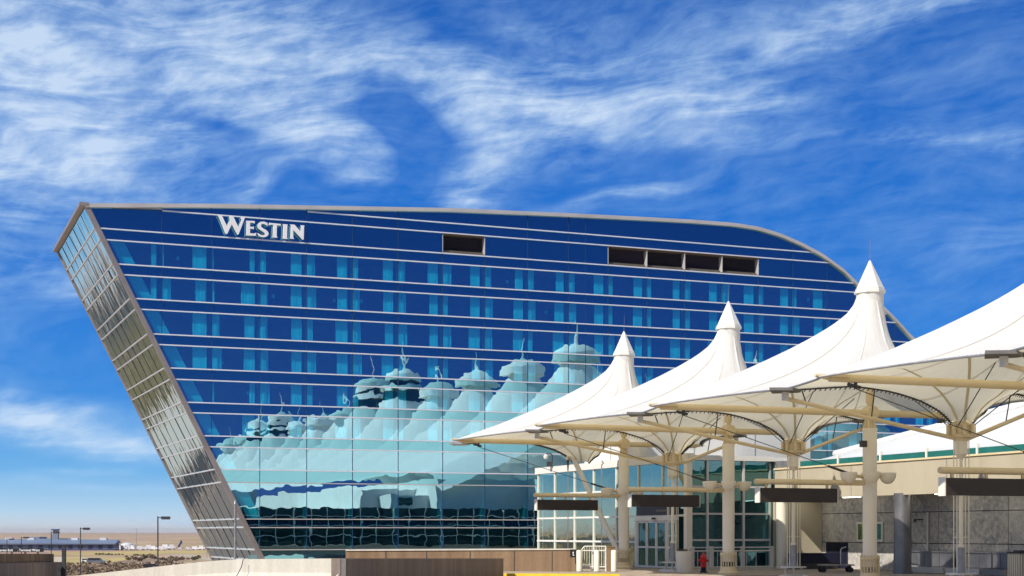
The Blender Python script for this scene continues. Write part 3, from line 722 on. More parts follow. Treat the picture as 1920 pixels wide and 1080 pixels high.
mb = MB(); mb.box(-.1, .02, DOOR[0]-.1, DOOR[1]+.1, 2.66, 3.12); mb.build('door_header', 'sign_dark', pav)
mb = MB(); mb.quad((-.11, DOOR[0]+1.0, 2.83), (-.11, DOOR[0]+2.1, 2.83), (-.11, DOOR[0]+2.1, 2.93), (-.11, DOOR[0]+1.0, 2.93)); mb.build('header_mark', mottled('faint_lettering', (.13, .11, .1), (.16, .14, .12), 8, .6), pav)
mb = MB(); mb.box(-.16, .0, DOOR[0]-.1, DOOR[1]+.1, 2.38, 2.64); mb.box(-.24, -.16, (DOOR[0]+DOOR[1])/2-.2, (DOOR[0]+DOOR[1])/2+.2, 2.45, 2.53); mb.build('door_canopy_beam', 'paint_white', pav)
mb = MB(); mb.box(-.26, -.24, (DOOR[0]+DOOR[1])/2-.2, (DOOR[0]+DOOR[1])/2+.2, 2.44, 2.54); mb.build('door_sensor', 'black', pav)
nd = 4; dw = (DOOR[1]-DOOR[0])/nd
for k in range(nd):
    a = DOOR[0]+k*dw; d = MB(); d.box(-.10, -.03, a+.02, a+.11, 0.02, 2.36); d.box(-.10, -.03, a+dw-.11, a+dw-.02, .02, 2.36)
    for z in (.02, 1.0, 2.28): d.box(-.095, -.035, a+.11, a+dw-.11, z, z+.09)
    dd = d.build('door', 'paint_white', pav)
    g = MB(); g.quad((-.06, a+.11, .1), (-.06, a+dw-.11, .1), (-.06, a+dw-.11, 2.3), (-.06, a+.11, 2.3)); g.build('door_glass', 'dark_glass', dd)
mb = MB(); mb.box(-.12, .12, DOOR[1]+.02, DOOR[1]+.24, 0, 2.62); mb.build('door_jamb', 'paint_white', pav)
mb = MB(); mb.box(-.08, .22, .0, .32, 0, 5.25); mb.build('corner_post', 'paint_column', pav)
mb = MB(); mb.box(.3, 4.6, 4.4, 4.5, 0, 5.2); mb.box(4.6, 4.7, 0.1, Lp, 0, 5.2); mb.build('inner_wall', 'inner', pav)
mb = MB(); mb.box(-.3, 4.7, 0, Lp, -.02, .012); mb.build('floor_slab', 'pave', pav)
# clerestory block above pavilion
mb = MB(); mb.box(.3, 10.7, 5.8, 12.6, 5.5, 7.5); mb.build('upper_block', 'wall_white', pav)
mb = MB(); mb.box(.28, .3, 9.2, 9.23, 5.5, 7.5); mb.box(3.5, 3.53, 5.78, 5.8, 5.5, 7.5); mb.box(7.2, 7.23, 5.78, 5.8, 5.5, 7.5); mb.build('panel_joint', 'steel_grey', pav)

# recess glass wall between the pavilion and the check-in hall
hall = thing('check_in_hall', 'cream and stone terminal building with a deep soffit and white fabric roof at the right', 'building', 22.85, -77.8, 0)
LH = 38.0                                            # runs towards the viewer (negative w)
mb = MB(); mb.box(-4.85, 0, .18, .2, 0, 5.4); gl = mb.build('curtain_wall_glass', 'dark_glass', hall)
mb = MB()
for x in (1309.8, 1393): 
    q = at(x, 900, 75); tq, wq = W2L(q.x, q.y)
    mb.box(tq-22.85-.05, tq-22.85+.05, .06, .17, 0, 5.4)
for z in (1.42, 2.7, 4.02): mb.box(-4.7, -.25, .08, .17, z-.045, z+.045)
mb.box(-4.85, 0, .05, .4, 5.4, 5.55)
mb.build('curtain_wall_frame', 'alu_pale', hall)
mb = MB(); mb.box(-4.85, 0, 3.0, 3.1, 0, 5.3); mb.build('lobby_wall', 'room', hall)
# upper fascia
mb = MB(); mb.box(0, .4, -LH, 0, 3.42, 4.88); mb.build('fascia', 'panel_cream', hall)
mb = MB(); 
for w in (-6.5, -13.3, -20.5): mb.box(-.006, 0, w-.02, w+.02, 3.42, 4.88)
mb.build('panel_joint', 'steel_grey', hall)
mb = MB(); mb.box(-.06, .5, -LH, .02, 4.88, 4.96); mb.build('coping', 'paint_cream', hall)
mb = MB(); mb.box(.4, 6, -LH, 0, 3.55, 3.65); mb.build('soffit', 'soffit', hall)
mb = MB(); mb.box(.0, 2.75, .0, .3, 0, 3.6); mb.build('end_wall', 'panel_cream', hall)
mb = MB(); mb.box(1.3, 1.32, -.006, 0, 0, 3.6); mb.build('end_wall_joint', 'steel_grey', hall)
# stone wall with joints as real gaps
sw = MB(); ST = 2.75; wj = [0, -4.6, -9.2, -13.8, -18.6, -23.4, -28.2, -LH]; zj = [0, 1.3, 2.72, 3.55]
for a, b in zip(wj[:-1], wj[1:]):
    for z0, z1 in zip(zj[:-1], zj[1:]): sw.box(ST, ST+.3, b+.02, a-.02, z0+.018, z1-.018)
sw.build('stone_panel_wall', 'granite', hall)
mb = MB(); mb.box(ST+.1, ST+.5, -LH, 0, 0, 3.55); mb.build('joint_backing', 'black', hall)
def on_stone(x, t=22.85+ST): return w_on(x, t)+77.8
mb = MB(); a, b = on_stone(1590), on_stone(1550); mb.box(ST-.02, ST+.05, a, b, 0, 1.3); o = mb.build('dark_doorway', 'black', hall)
mb2 = MB(); n = 10
for k in range(n): w = b-.06-(b-a-.12)*k/(n-1); mb2.box(ST-.05, ST-.03, w-.06, w+.05, .02, 1.27)
mb2.build('strip_curtain', 'navy', o)
a, b = on_stone(1657), on_stone(1608); mb = MB(); mb.box(ST-.06, ST-.01, a, b, 1.35, 2.3); o = mb.build('window_frame', 'paint_white', hall)
mb = MB(); mb.box(ST-.075, ST-.061, a+.12, b-.12, 1.45, 2.2); mb.build('window_pane', 'pav_glass', o)
mb = MB(); w = on_stone(1742); mb.tube((ST-.08, w, .15), (ST-.08, w, 2.7), .05, 8); mb.build('downpipe', 'alu_pale', hall)
mb = MB(); a, b = on_stone(1706), on_stone(1692); mb.box(ST-.04, ST-.005, a, b, 1.33, 1.9); mb.box(ST-.035, ST-.005, a, b, 0, 1.28); mb.build('steel_panel', 'steel_grey', hall)
# small mark on the stone: slanted flag with a thin rule
w = on_stone(1718); mb = MB(); z = 2.32
mb.add([(ST-.01, w+.25, z-.1), (ST-.01, w+.12, z-.02), (ST-.01, w-.02, z+.1), (ST-.01, w+.10, z+.1)], [(0, 1, 2, 3)])
mb.add([(ST-.01, w+.12, z-.06), (ST-.01, w+.02, z-.06), (ST-.01, w-.06, z+.08), (ST-.01, w-.02, z+.1)], [(0, 1, 2, 3)])
mb.add([(ST-.01, w-.08, z+.03), (ST-.01, w-.52, z+.03), (ST-.01, w-.52, z+.08), (ST-.01, w-.08, z+.08)], [(0, 1, 2, 3)])
mb.build('wall_logo', 'navy', hall)
# strip lights under the soffit
for (x0, x1) in ((1508, 1552), (1582, 1612), (1755, 1800), (1840, 1880)):
    tt_ = 24.3; a, b = w_on(x1, tt_)+77.8, w_on(x0, tt_)+77.8
    mb = MB(); mb.box(1.38, 1.52, a, b, 3.44, 3.5); o = mb.build('strip_light', 'tube_light', hall); mb = MB(); mb.box(1.34, 1.56, a-.03, b+.03, 3.5, 3.56); mb.build('light_housing', 'paint_white', o)
# facade columns along the fascia line
for (w, r_, mt, lb) in ((0.0, .27, 'paint_column', 'pale round column at the corner'), (-9.75, .38, 'steel_clad', 'stainless clad column'), (-18.45, .27, 'paint_column', 'pale round column at the right edge')):
    mb = MB(); mb.lathe([(r_+.04, 0), (r_+.04, .12), (r_, .12), (r_, 3.5)], .2, w-.3, 24); mb.build('column', mt, hall, smooth=True, label=lb)
# roof lantern strip: teal glass with white posts
mb = MB(); mb.box(.6, .62, -LH, -1, 4.9, 5.26); mb.build('teal_glass_strip', mottled('teal_glass', (.01, .11, .10), (.015, .15, .135), 1, .2), hall)
for w in np.arange(-LH+.4, -1, 3.3): MB().box(.55, .68, w-.05, w+.05, 4.9, 5.42).build('strip_post', 'paint_white', hall)
mb = MB(); mb.box(.0, 1.0, -.5, .3, 4.96, 5.32); mb.build('parapet_block', 'steel_grey', hall)
# white fabric roof rising towards the viewer
mb = MB(); N = 24
topz = lambda s_: 6.0+.103*(s_-(-5.3)*-1) if False else 6.0
def ftop(w): return 6.05+max(0, (-(w)+5.3-0)-0)*0 + .103*max(0, -(w)-(-5.3)) if False else None
rows = []
for i in range(N+1):
    f = i/N; w0 = -1.6-f*(LH-1.6)                   # eave
    w1 = 5.3-f*(LH+5.3)                              # upper edge (t 30 plane)
    zt = 6.0+.103*(5.3-w1)
    row = []
    for j in range(9):
        g = j/8; x = .6+g*(7.15-.6); w = w0+(w1-w0)*g; z = 5.26+(zt-5.26)*(g**1.25)
        row.append((x, w, z))
    rows.append(row)
mb.add([p for r_ in rows for p in r_], [(i*9+j, i*9+j+1, (i+1)*9+j+1, (i+1)*9+j) for i in range(N) for j in range(8)])
mb.build('fabric_roof', 'fabric_roof', hall, smooth=True)
mb = MB(); mb.path([(r_[-1][0], r_[-1][1], r_[-1][2]+.05) for r_ in rows], .22, 10); mb.build('edge_roll', 'fabric_roof', hall, smooth=True)
mb = MB(); mb.box(.5, 30, -LH, -.3, 3.7, 4.9); mb.build('roof_deck', 'wall_white', hall)

# ================================================================== FABRIC CANOPIES
SP = 10.395; KT = 8.75; KP = 6.67; KT2 = 4.3; KP2 = 3.3; ZT = 6.12; ZP = 6.30; HB = SP/2
def membrane_quarter(KT, KP, RIDGE):
    """x>=0, y>=0 quarter; boundary: ridge foot (KT,0) -> corner (KP,HB) -> valley -> hub ring -> (0, HB-.4)"""
    B = []
    for i in range(10):
        s_ = i/10; x = KT+(KP-KT)*s_; y = HB*s_; nx, ny = -HB, -(KT-KP); l = math.hypot(nx, ny); sag = .42*4*s_*(1-s_)
        B.append((x+nx/l*sag, y+ny/l*sag, ZT+(ZP-ZT)*s_ + .10*4*s_*(1-s_)))
    vx = [KP, KP*.62, KP*.44, 2.25 if KP > 5 else 1.3, 1.5 if KP > 5 else 1.1, 1.0, .7, .42]; vz = [ZP, 6.52, 6.42, 6.30, 6.10, 5.88, 5.72, 5.45]
    for i in range(15):
        s_ = i/14; x = KP+(.42-KP)*(1-(1-s_)**1.35); B.append((x, HB, float(np.interp(x, vx[::-1], vz[::-1]))))
    for i in range(1, 5):
        a = i/4*R(90); B.append((.42*math.cos(a), HB-.42*math.sin(a), 5.45))
    nb = len(B); NR = 26; r0 = .48; zr0 = RIDGE[1][0]; zrm = 10.1
    G = np.zeros((nb, NR+1, 3))
    for i, b in enumerate(B):
        th = math.atan2(b[1], b[0])
        if i == 0: th = 0
        if i == nb-1: th = R(90)
        z0 = zr0+(zrm-zr0)*th/R(90)
        for j in range(NR+1):
            s_ = j/NR; s_ = .55*s_**1.9+.45*(1-(1-s_)**1.6)
            c = np.array([r0*math.cos(th), r0*math.sin(th)])
            G[i, j, :2] = c*(1-s_)+np.array(b[:2])*s_; G[i, j, 2] = z0*(1-s_)+b[2]*s_
    idx = lambda i, j: i*(NR+1)+j
    V = G.reshape(-1, 3); Nn = len(V); Lm = np.zeros((Nn, Nn)); tris = []
    for i in range(nb-1):
        for j in range(NR):
            a, b, c, d = idx(i, j), idx(i+1, j), idx(i+1, j+1), idx(i, j+1); tris += [(a, d, c), (a, c, b)]
    for tr in tris:
        p = [V[k][:2] for k in tr]
        for k in range(3):
            i0, i1, i2 = tr[k], tr[(k+1) % 3], tr[(k+2) % 3]
            e1 = p[(k+1) % 3]-p[k]; e2 = p[(k+2) % 3]-p[k]
            cr = abs(e1[0]*e2[1]-e1[1]*e2[0])+1e-9; rc = float(np.hypot(*(sum(p)/3))); ct = max(.02, (e1@e2)/cr)*rc**.75
            Lm[i1, i2] -= ct; Lm[i2, i1] -= ct; Lm[i1, i1] += ct; Lm[i2, i2] += ct
    fixed = {}
    for i in range(nb): fixed[idx(i, 0)] = G[i, 0, 2]; fixed[idx(i, NR)] = B[i][2]
    for j in range(NR+1):                            # ridge line follows the photographed silhouette
        y = G[nb-1, j, 1]; fixed[idx(nb-1, j)] = float(np.interp(y, [.48, .7, .96, 1.4, 2.0, 3.0, 3.9, 4.4, 4.65, 4.78], [10.1, 9.4, 8.65, 7.95, 7.35, 6.72, 6.25, 5.95, 5.7, 5.45]))
        x = G[0, j, 0]; fixed[idx(0, j)] = float(np.interp(x, *RIDGE))
    fi = np.array(sorted(fixed)); fz = np.array([fixed[k] for k in fi]); fr = np.array([k for k in range(Nn) if k not in fixed])
    V[fi, 2] = fz; V[fr, 2] = np.linalg.solve(Lm[np.ix_(fr, fr)], -Lm[np.ix_(fr, fi)] @ fz)
    return V.reshape(nb, NR+1, 3), B
QL, BL = membrane_quarter(KT, KP, ([.5, .7, 1.0, 1.6, 2.46, 3.3, 4.11, 4.86, 6.5, 8.75], [10.35, 9.97, 9.62, 9.2, 8.72, 8.3, 7.93, 7.6, 6.92, ZT]))
QR, BR = membrane_quarter(KT2, KP2, ([.48, .75, 1.0, 1.4, 2.0, 2.8, 3.5, 4.3], [9.85, 9.15, 8.6, 7.95, 7.3, 6.75, 6.42, ZT]))
BS = {-1: BL, 1: BR}
nb, nr = QL.shape[:2]
def zsurf(x, y):
    P = (QL if x < 0 else QR).reshape(-1, 3); x, y = abs(x), abs(y); d = (P[:, 0]-x)**2+(P[:, 1]-y)**2; k = np.argsort(d)[:4]; w = 1/(d[k]+1e-5); return float((P[k, 2]*w).sum()/w.sum())
def build_membrane(parent):
    mb = MB()
    for sx, sy in ((1, 1), (-1, 1), (-1, -1), (1, -1)):
        vs = [(p[0]*sx, p[1]*sy, p[2]) for r_ in (QL if sx < 0 else QR) for p in r_]
        fs = [(i*nr+j, (i+1)*nr+j, (i+1)*nr+j+1, i*nr+j+1) for i in range(nb-1) for j in range(nr-1)]
        if sx*sy > 0: fs = [f[::-1] for f in fs]
        mb.add(vs, fs)
    o = mb.build('fabric_membrane', 'fabric', parent)
    import bmesh
    bm = bmesh.new(); bm.from_mesh(o.data); bmesh.ops.remove_doubles(bm, verts=bm.verts, dist=.004)
    bmesh.ops.recalc_face_normals(bm, faces=bm.faces); bm.to_mesh(o.data); bm.free()
    o.data.polygons.foreach_set('use_smooth', [True]*len(o.data.polygons))
    return o
seam_pts = []
def seams(par):
    for sx in (1, -1):
        ends = [(KT-1.6, 1.6), (3.6, .7)] if sx < 0 else [(KT2-.8, 1.0), (1.6, .7)]
        for sy in (1, -1):
            for k, (ex, ey) in enumerate(ends):
                mb = MB()
                a = [R(38), R(68)][k]; p0 = (.46*math.cos(a), HB-.46*math.sin(a)); pts = []
                for i in range(19):
                    s_ = i/18; x = p0[0]*(1-s_)+ex*s_; y = p0[1]*(1-s_)+ey*s_ ; y = y - .5*math.sin(math.pi*s_)*(.8 if k else .3)
                    if y < 0.3: y = .3
                    pts.append(Vector((x*sx, y*sy, zsurf(x*sx, y)-.05)))
                for p, q in zip(pts[:-1], pts[1:]):
                    d = (q-p); d.z = 0; n = Vector((-d.y, d.x, 0)).normalized()*.045
                    mb.add([p-n, p+n, q+n, q-n], [(0, 1, 2, 3)])
                mb.build('seam', 'fabric_seam', par)

def edge_points(sx, sy):                             # street edge then valley
    return [Vector((b[0]*sx, b[1]*sy, b[2])) for b in BS[sx][:11]], [Vector((b[0]*sx, b[1]*sy, b[2])) for b in BS[sx][10:25]]
KTS = {-1: 8.75, 1: 4.3}; KPS = {-1: 6.67, 1: 3.3}
def build_canopy():
    c = thing('fabric_canopy', '', 'canopy', world=CW(0), rot=ANGC, group='white peaked fabric canopies in a row')
    mem = build_membrane(c)
    seams(mem)
    for sx in (1, -1):
        for sy in (1, -1):
            for ib in (5, 13, 20):
                mb = MB(); rowp = (QL if sx < 0 else QR)[ib]
                pts = [Vector((p[0]*sx, p[1]*sy, p[2]+.012)) for p in rowp]
                for p, q in zip(pts[:-1], pts[1:]):
                    d = q-p; n = Vector((-d.y, d.x, 0)).normalized()*.03; mb.add([p-n, p+n, q+n, q-n], [(0, 1, 2, 3)])
                mb.build('weld_seam', 'weld', mem)
    lace = MB()
    for sx in (1, -1):
        hem = MB()
        for sy in (1, -1):
            e, v = edge_points(sx, sy)
            hem.path([p+Vector((sx*.03, 0, -.02)) for p in e], .035, 6)
            for i in range(len(e)-1):
                for k in range(4):
                    p = e[i].lerp(e[i+1], (k+.5)/4); lace.tube(p+Vector((-sx*.16, 0, .035)), p+Vector((sx*.05, 0, -.03)), .014, 4)
        e1 = edge_points(sx, 1)[0][::-1]; e2 = edge_points(sx, -1)[0][1:]; hem = MB(); hem.path([p+Vector((sx*.03, 0, -.02)) for p in e1+e2], .035, 6)
        hem.build('edge_cable', 'steel_grey', mem, smooth=True)
    lace.build('lacing', 'steel_dark', mem, kind='stuff')
    # column with collar
    mb = MB(); mb.lathe([(.255, .55), (.255, 5.45), (.27, 5.45), (.27, 5.55), (.12, 5.55)], 0, 0, 28); mb.build('column', 'paint_column', c, smooth=True)
    mb = MB(); mb.lathe([(.44, 0), (.44, .10), (.36, .16), (.34, .34), (.26, .34)], 0, 0, 28)
    mb.build('base_drum', 'paint_cream', c, smooth=True)
    for k in range(18):
        a = 2*math.pi*k/18
        if k == 0: mb = MB(); mb.lathe([(.26, .82), (.35, .82), (.35, .88), (.26, .88)], 0, 0, 28, cap=False)
        x, y = .325*math.cos(a), .325*math.sin(a); mb.tube((x, y, .34), (x, y, .82), .022, 6); mb.tube((x, y, .88), (x, y, .98), .035, 6, .012)
    mb.build('collar_bars', 'paint_cream', c, smooth=True)
    # head: fins, knob and inner mast
    mb = MB(); 
    for a in (0, 90, 180, 270):
        ca, sa = math.cos(R(a+45)), math.sin(R(a+45)); n = Vector((-sa, ca, 0))*.025
        f_ = [Vector((.25*ca, .25*sa, 5.5)), Vector((.12*ca, .12*sa, 5.55)), Vector((.1*ca, .1*sa, 6.1)), Vector((.14*ca, .14*sa, 6.1))]
        mb.prism([p-n for p in f_], n*2)
    mb.lathe([(.11, 5.5), (.11, 6.0)], 0, 0, 14); fixn(mb.build('neck', 'paint_cream', c))
    mb = MB(); mb.tube((0, -.24, ZT), (0, .24, ZT), .235, 20); mb.tube((0, -.28, ZT), (0, .28, ZT), .09, 12); mb.build('hinge', 'paint_cream', c, smooth=True)
    mb = MB(); mb.lathe([(.08, 6.0), (.08, 6.4), (.15, 6.5), (.15, 10.2), (.3, 10.4)], 0, 0, 16); mb.build('mast', 'paint_cream', c, smooth=True)
    for sx in (-1, 1):
        KT = KTS[sx]
        mb = MB(); mb.tube((sx*.2, 0, ZT-.02), (sx*(KT-.35), 0, ZT-.02), .125, 14, .115); bo = mb.build('boom', 'paint_cream', c, smooth=True)
        mb = MB(); e0 = KT+.12
        mb.prism([(sx*(e0), 0, ZT+.0), (sx*(e0-.9), .30, ZT-.02), (sx*(e0-1.15), 0, ZT-.02), (sx*(e0-.9), -.30, ZT-.02)], (0, 0, .07)); mb.tube((sx*(KT-.5), 0, ZT-.02), (sx*e0, 0, ZT+.03), .11, 10, .05)
        fixn(mb.build('tip_plate', 'paint_cream', bo))
        mb = MB(); mb.tube((sx*(KT-1.2), 0, ZT-.12), (sx*(KT-1.2), 0, ZT-.3), .05, 8); mb.tube((sx*(KT-1.35), 0, ZT-.26), (sx*(KT-.95), 0, ZT-.18), .05, 8)
        mb.build('shackle', 'steel_dark', bo)
        if sx < 0:
            mb = MB(); a, b = Vector((sx*(KT-1.2), 0, ZT-.3)), Vector((sx*.3, 0, 3.75)); mb.tube(a, b, .014, 6); mb.tube(b.lerp(a, .03), b.lerp(a, .2), .045, 8); mb.build('stay_cable', 'steel_dark', c)
    mb = MB(); mb.lathe([(.485, 9.8), (.485, 10.45)], 0, 0, 24, cap=False); mb.build('neck_sleeve', 'fabric', c, smooth=True)
    # cap
    mb = MB(); mb.lathe([(.57, 10.42), (.57, 10.52), (.53, 10.54), (.53, 10.60), (.5, 10.62), (.03, 11.62)], 0, 0, 8); cp = mb.build('peak_cap', 'paint_white', c)
    MB().tube((0, 0, 11.6), (.03, 0, 12.4), .009, 5, .004).build('lightning_rod', 'steel_grey', cp)
    # bowl uplights on arms
    for (x, y) in ((-.9, .0), (-.35, -.62), (.76, .0), (.35, .55)):
        pr = [(.01, 3.55), (.12, 3.57), (.22, 3.65), (.29, 3.78), (.31, 3.92), (.31, 3.96), (.27, 3.96)]
        mb = MB(); mb.lathe(pr, x*1.0, y, 18); bl = mb.build('bowl_light', 'paint_column', c, smooth=True)
        mb = MB(); mb.tube((0, 0, 3.82), (x*.7, y*.7, 3.82), .06, 8); mb.build('arm', 'paint_cream', bl)
    # sign pipe
    mb = MB(); mb.tube((-.2, 0, 3.58), (-4.7, 0, 3.58), .10, 14); mb.tube((-4.7, 0, 3.58), (-4.74, 0, 3.58), .085, 14); mb.build('sign_pipe', 'paint_cream', c, smooth=True)
    return c
def build_hub():
    h = thing('canopy_drain_hub', '', 'canopy hub', world=CW(.5), rot=ANGC, group='funnel hubs and tie poles between the canopies')
    mb = MB(); mb.lathe([(.30, 5.5), (.36, 5.46), (.36, 5.30), (.33, 5.28), (.33, 5.05), (.37, 5.03), (.37, 4.93), (.24, 4.88), (.24, 4.80)], 0, 0, 20); mb.build('hub_ring', 'paint_cream', h, smooth=True)
    mb = MB()
    for k in range(8):
        a = 2*math.pi*(k+.5)/8; ca, sa = math.cos(a), math.sin(a); mb.tube((.42*ca, .42*sa, 5.0), (.42*ca, .42*sa, 5.36), .065, 8); mb.tube((.3*ca, .3*sa, 5.18), (.42*ca, .42*sa, 5.18), .04, 6)
    mb.build('anchor_lug', 'paint_cream', h, smooth=True)
    mb = MB(); mb.lathe([(.21, 4.88), (.21, 4.38), (.05, 4.2), (.05, 3.95), (.07, 3.9), (.075, 1.4), (.11, 1.38), (.11, 1.3)], 0, 0, 18); mb.build('tie_pole', 'paint_column', h, smooth=True)
    mb = MB(); mb.lathe([(.12, 1.3), (.12, .75), (.15, .45)], 0, 0, 14); mb.build('spring_sleeve', 'steel_grey', h, smooth=True)
    mb = MB()
    for x, y in ((-.24, -.1), (-.2, .12), (.22, -.12), (.25, .1)): mb.tube((x, y, 4.9), (x, y, .45), .018, 6)
    mb.box(-.25, .26, -.02, .02, 3.0, 3.03); mb.box(-.25, .26, -.02, .02, 1.62, 1.65); mb.build('guide_rod', 'paint_column', h)
    mb = MB(); mb.lathe([(.5, .40), (.5, .45), (.1, .46)], 0, 0, 20); mb.lathe([(.62, 0), (.6, .08), (.4, .14)], 0, 0, 20); 
    for k in range(6): a = 2*math.pi*k/6; mb.tube((.36*math.cos(a), .36*math.sin(a), .1), (.36*math.cos(a), .36*math.sin(a), .4), .03, 6)
    mb.build('base_plate', 'alu_pale', h, smooth=True)
    for sx in (-1, 1):
        KP = KPS[sx]
        p = Vector((sx*KP, 0, ZP-.30)); q = Vector((sx*.3, 0, 4.9)); MB().tube(p, q, .07, 10).build('strut', 'paint_cream', h, smooth=True)
        vs = [Vector((b[0]*sx, 0, b[2]-.05)) for b in BS[sx][10:25]]
        mb = MB(); mb.path(vs, .03, 6); vl = mb.build('valley_cable', 'steel_dark', h, smooth=True)
        mb = MB()
        for a_, b_ in zip(vs[:-1], vs[1:]):
            for k in range(3): pp_ = a_.lerp(b_, (k+.5)/3); mb.tube(pp_+Vector((0, -.11, .0)), pp_+Vector((0, .02, -.08)), .016, 4)
        mb.build('lacing', 'steel_dark', vl, kind='stuff')
        for f in (.12, .50):
            a_ = p.lerp(q, f); vi = min(vs, key=lambda v: abs(v.x-(a_.x+sx*.12))); MB().tube(a_, vi, .022, 6).build('hanger_rod', 'steel_dark', h)
        # corner plate and knob
        mb = MB(); k0 = KP+.45
        mb.prism([(sx*(k0+.12), 0, ZP-.06), (sx*(k0-.35), .62, ZP-.10), (sx*(k0-.95), .12, ZP-.10), (sx*(k0-.95), -.12, ZP-.10), (sx*(k0-.35), -.62, ZP-.10)], (0, 0, .09)); cpn = fixn(mb.build('corner_plate', 'plate_grey', h))
        mb = MB(); mb.tube((sx*KP, 0, ZP-.1), (sx*KP, 0, ZP-.36), .11, 10); mb.build('knob', 'paint_white', cpn, smooth=True)
        # side cables from the hub to the columns
        for sy in (-1, 1): MB().tube((sx*.3, sy*.25, 5.3), (sx*.9, sy*HB*.55, zsurf(sx*.9, HB*.45)-.15), .018, 5).build('hub_cable', 'steel_dark', h)
    return h
CL = ['farthest fabric canopy, its tip over the lower hotel glass', 'second fabric canopy from the far end of the row', 'third fabric canopy from the far end, its peak against the roof edge of the hotel', 'fabric canopy at the right edge of the picture, its peak cut off', 'nearest fabric canopy, outside the right edge']
HL = ['farthest funnel hub and tie pole, in front of the automatic doors', 'second funnel hub and tie pole, at the corner of the cream building', 'third funnel hub and tie pole, in front of the stone wall at the right', 'nearest funnel hub, outside the right edge']
c0 = build_canopy(); c0['label'] = CL[0]
for i in range(1, 5):
    c = copy_tree(c0); c.location = CW(i); c['label'] = CL[i]
h0 = build_hub(); h0['label'] = HL[0]
for i in range(1, 4):
    c = copy_tree(h0); c.location = CW(i+.5); c['label'] = HL[i]
# floodlight on the third column
fl = thing('floodlight', 'small dark floodlight on an arm from the third canopy column', 'floodlight', world=CW(2), rot=ANGC)
MB().tube((-.2, -.1, 5.0), (-.42, -.25, 5.02), .05, 8).build('arm', 'paint_cream', fl)
mb = MB(); mb.box(-.62, -.40, -.42, -.26, 4.85, 5.08); mb.build('lamp_head', 'steel_dark', fl)
# raking strut at the far end
rk = thing('raking_strut', 'white leaning steel strut with a head fitting at the far end of the canopies', 'strut', world=CW(-.5), rot=ANGC)
hd = Vector((-.5, 0, 5.75)); ft = Vector((-.25, -4.75, 1.1))
MB().tube(hd, ft, .13, 16).build('leaning_tube', 'paint_white', rk, smooth=True)
mb = MB(); mb.tube(ft, ft+(ft-hd).normalized()*.5, .13, 12, .05); mb.box(ft.x-.05, ft.x+.05, ft.y-.3, ft.y+.1, ft.z-.55, ft.z-.1); mb.build('foot_bracket', 'paint_white', rk)
mb = MB(); mb.tube(hd+Vector((-.22, 0, -.05)), hd+Vector((.35, 0, .25)), .19, 12); mb.tube(hd+Vector((-.25, 0, .3)), hd+Vector((-.3, 0, -.2)), .08, 10); mb.build('head_fitting', 'paint_column', rk, smooth=True)
mb = MB(); mb.tube(hd+Vector((-.25, 0, -.2)), hd+Vector((-.25, 0, -.75)), .07, 8, .03); mb.build('turnbuckle', 'steel_dark', rk); MB().box(hd.x+.2, hd.x+.45, -.1, .1, hd.z-.1, hd.z+.35).build('clamp', 'steel_dark', rk)
MB().tube(hd+Vector((-.25, 0, -.6)), Vector((hd.x-.25, 0, 0)), .025, 6).build('tie_rod', 'paint_white', rk)
for sx in (-1, 1):
    vs = [Vector((b[0]*sx, 0, b[2]-.05)) for b in BS[sx][10:25]]; MB().path(vs, .05, 6).build('end_cable', 'steel_dark', rk, smooth=True)
    mb = MB(); k0 = KPS[sx]+.45; mb.prism([(sx*(k0+.12), 0, ZP-.06), (sx*(k0-.35), .62, ZP-.10), (sx*(k0-.95), 0, ZP-.10), (sx*(k0-.35), -.62, ZP-.10)], (0, 0, .09)); fixn(mb.build('corner_plate', 'steel_grey', rk))
q = W2L(*at(1128, 900, 77).xy); 
dp = thing('hanging_cable', 'thin pale vertical cable in front of the pavilion glass right of the leaning strut', 'cable', q[0], q[1], 0)
MB().tube((0, 0, .0), (0, 0, 5.2), .03, 6).build('cable', 'paint_white', dp)
mb = MB(); mb.tube((0, 0, 5.2), (.1, .0, 5.3), .03, 6); mb.tube((.1, 0, 5.3), (.0, .0, 5.42), .03, 6); mb.build('hook', 'paint_white', dp)

# hanging sign boards
SL = ['dark blank signboard below the first canopy pipe, beside the leaning strut', 'dark blank signboard hanging above the automatic doors', 'dark blank signboard hanging before the cream fascia corner', 'dark blank signboard hanging at the right edge before the stone wall']
def build_signboard():
    s = thing('hanging_signboard', '', 'signboard', world=CW(0), rot=ANGC, group='blank signboards hanging from the canopy pipes')
    mb = MB(); mb.box(-4.62, -1.45, -.13, .13, 2.86, 3.36); bd = mb.build('board', 'sign_dark', s)
    MB().box(-4.66, -4.62, -.15, .15, 2.84, 3.38).build('end_panel', 'paint_white', s); MB().box(-1.45, -1.43, -.14, .14, 2.85, 3.37).build('end_panel', 'paint_white', s)
    for x in (-4.3, -3.1, -1.8): MB().box(x-.04, x+.04, -.03, .03, 3.36, 3.52).build('hanger', 'paint_cream', s)
    return s
s0 = build_signboard(); s0['label'] = SL[0]
for i in range(1, 4):
    c = copy_tree(s0); c.location = CW(i); c['label'] = SL[i]

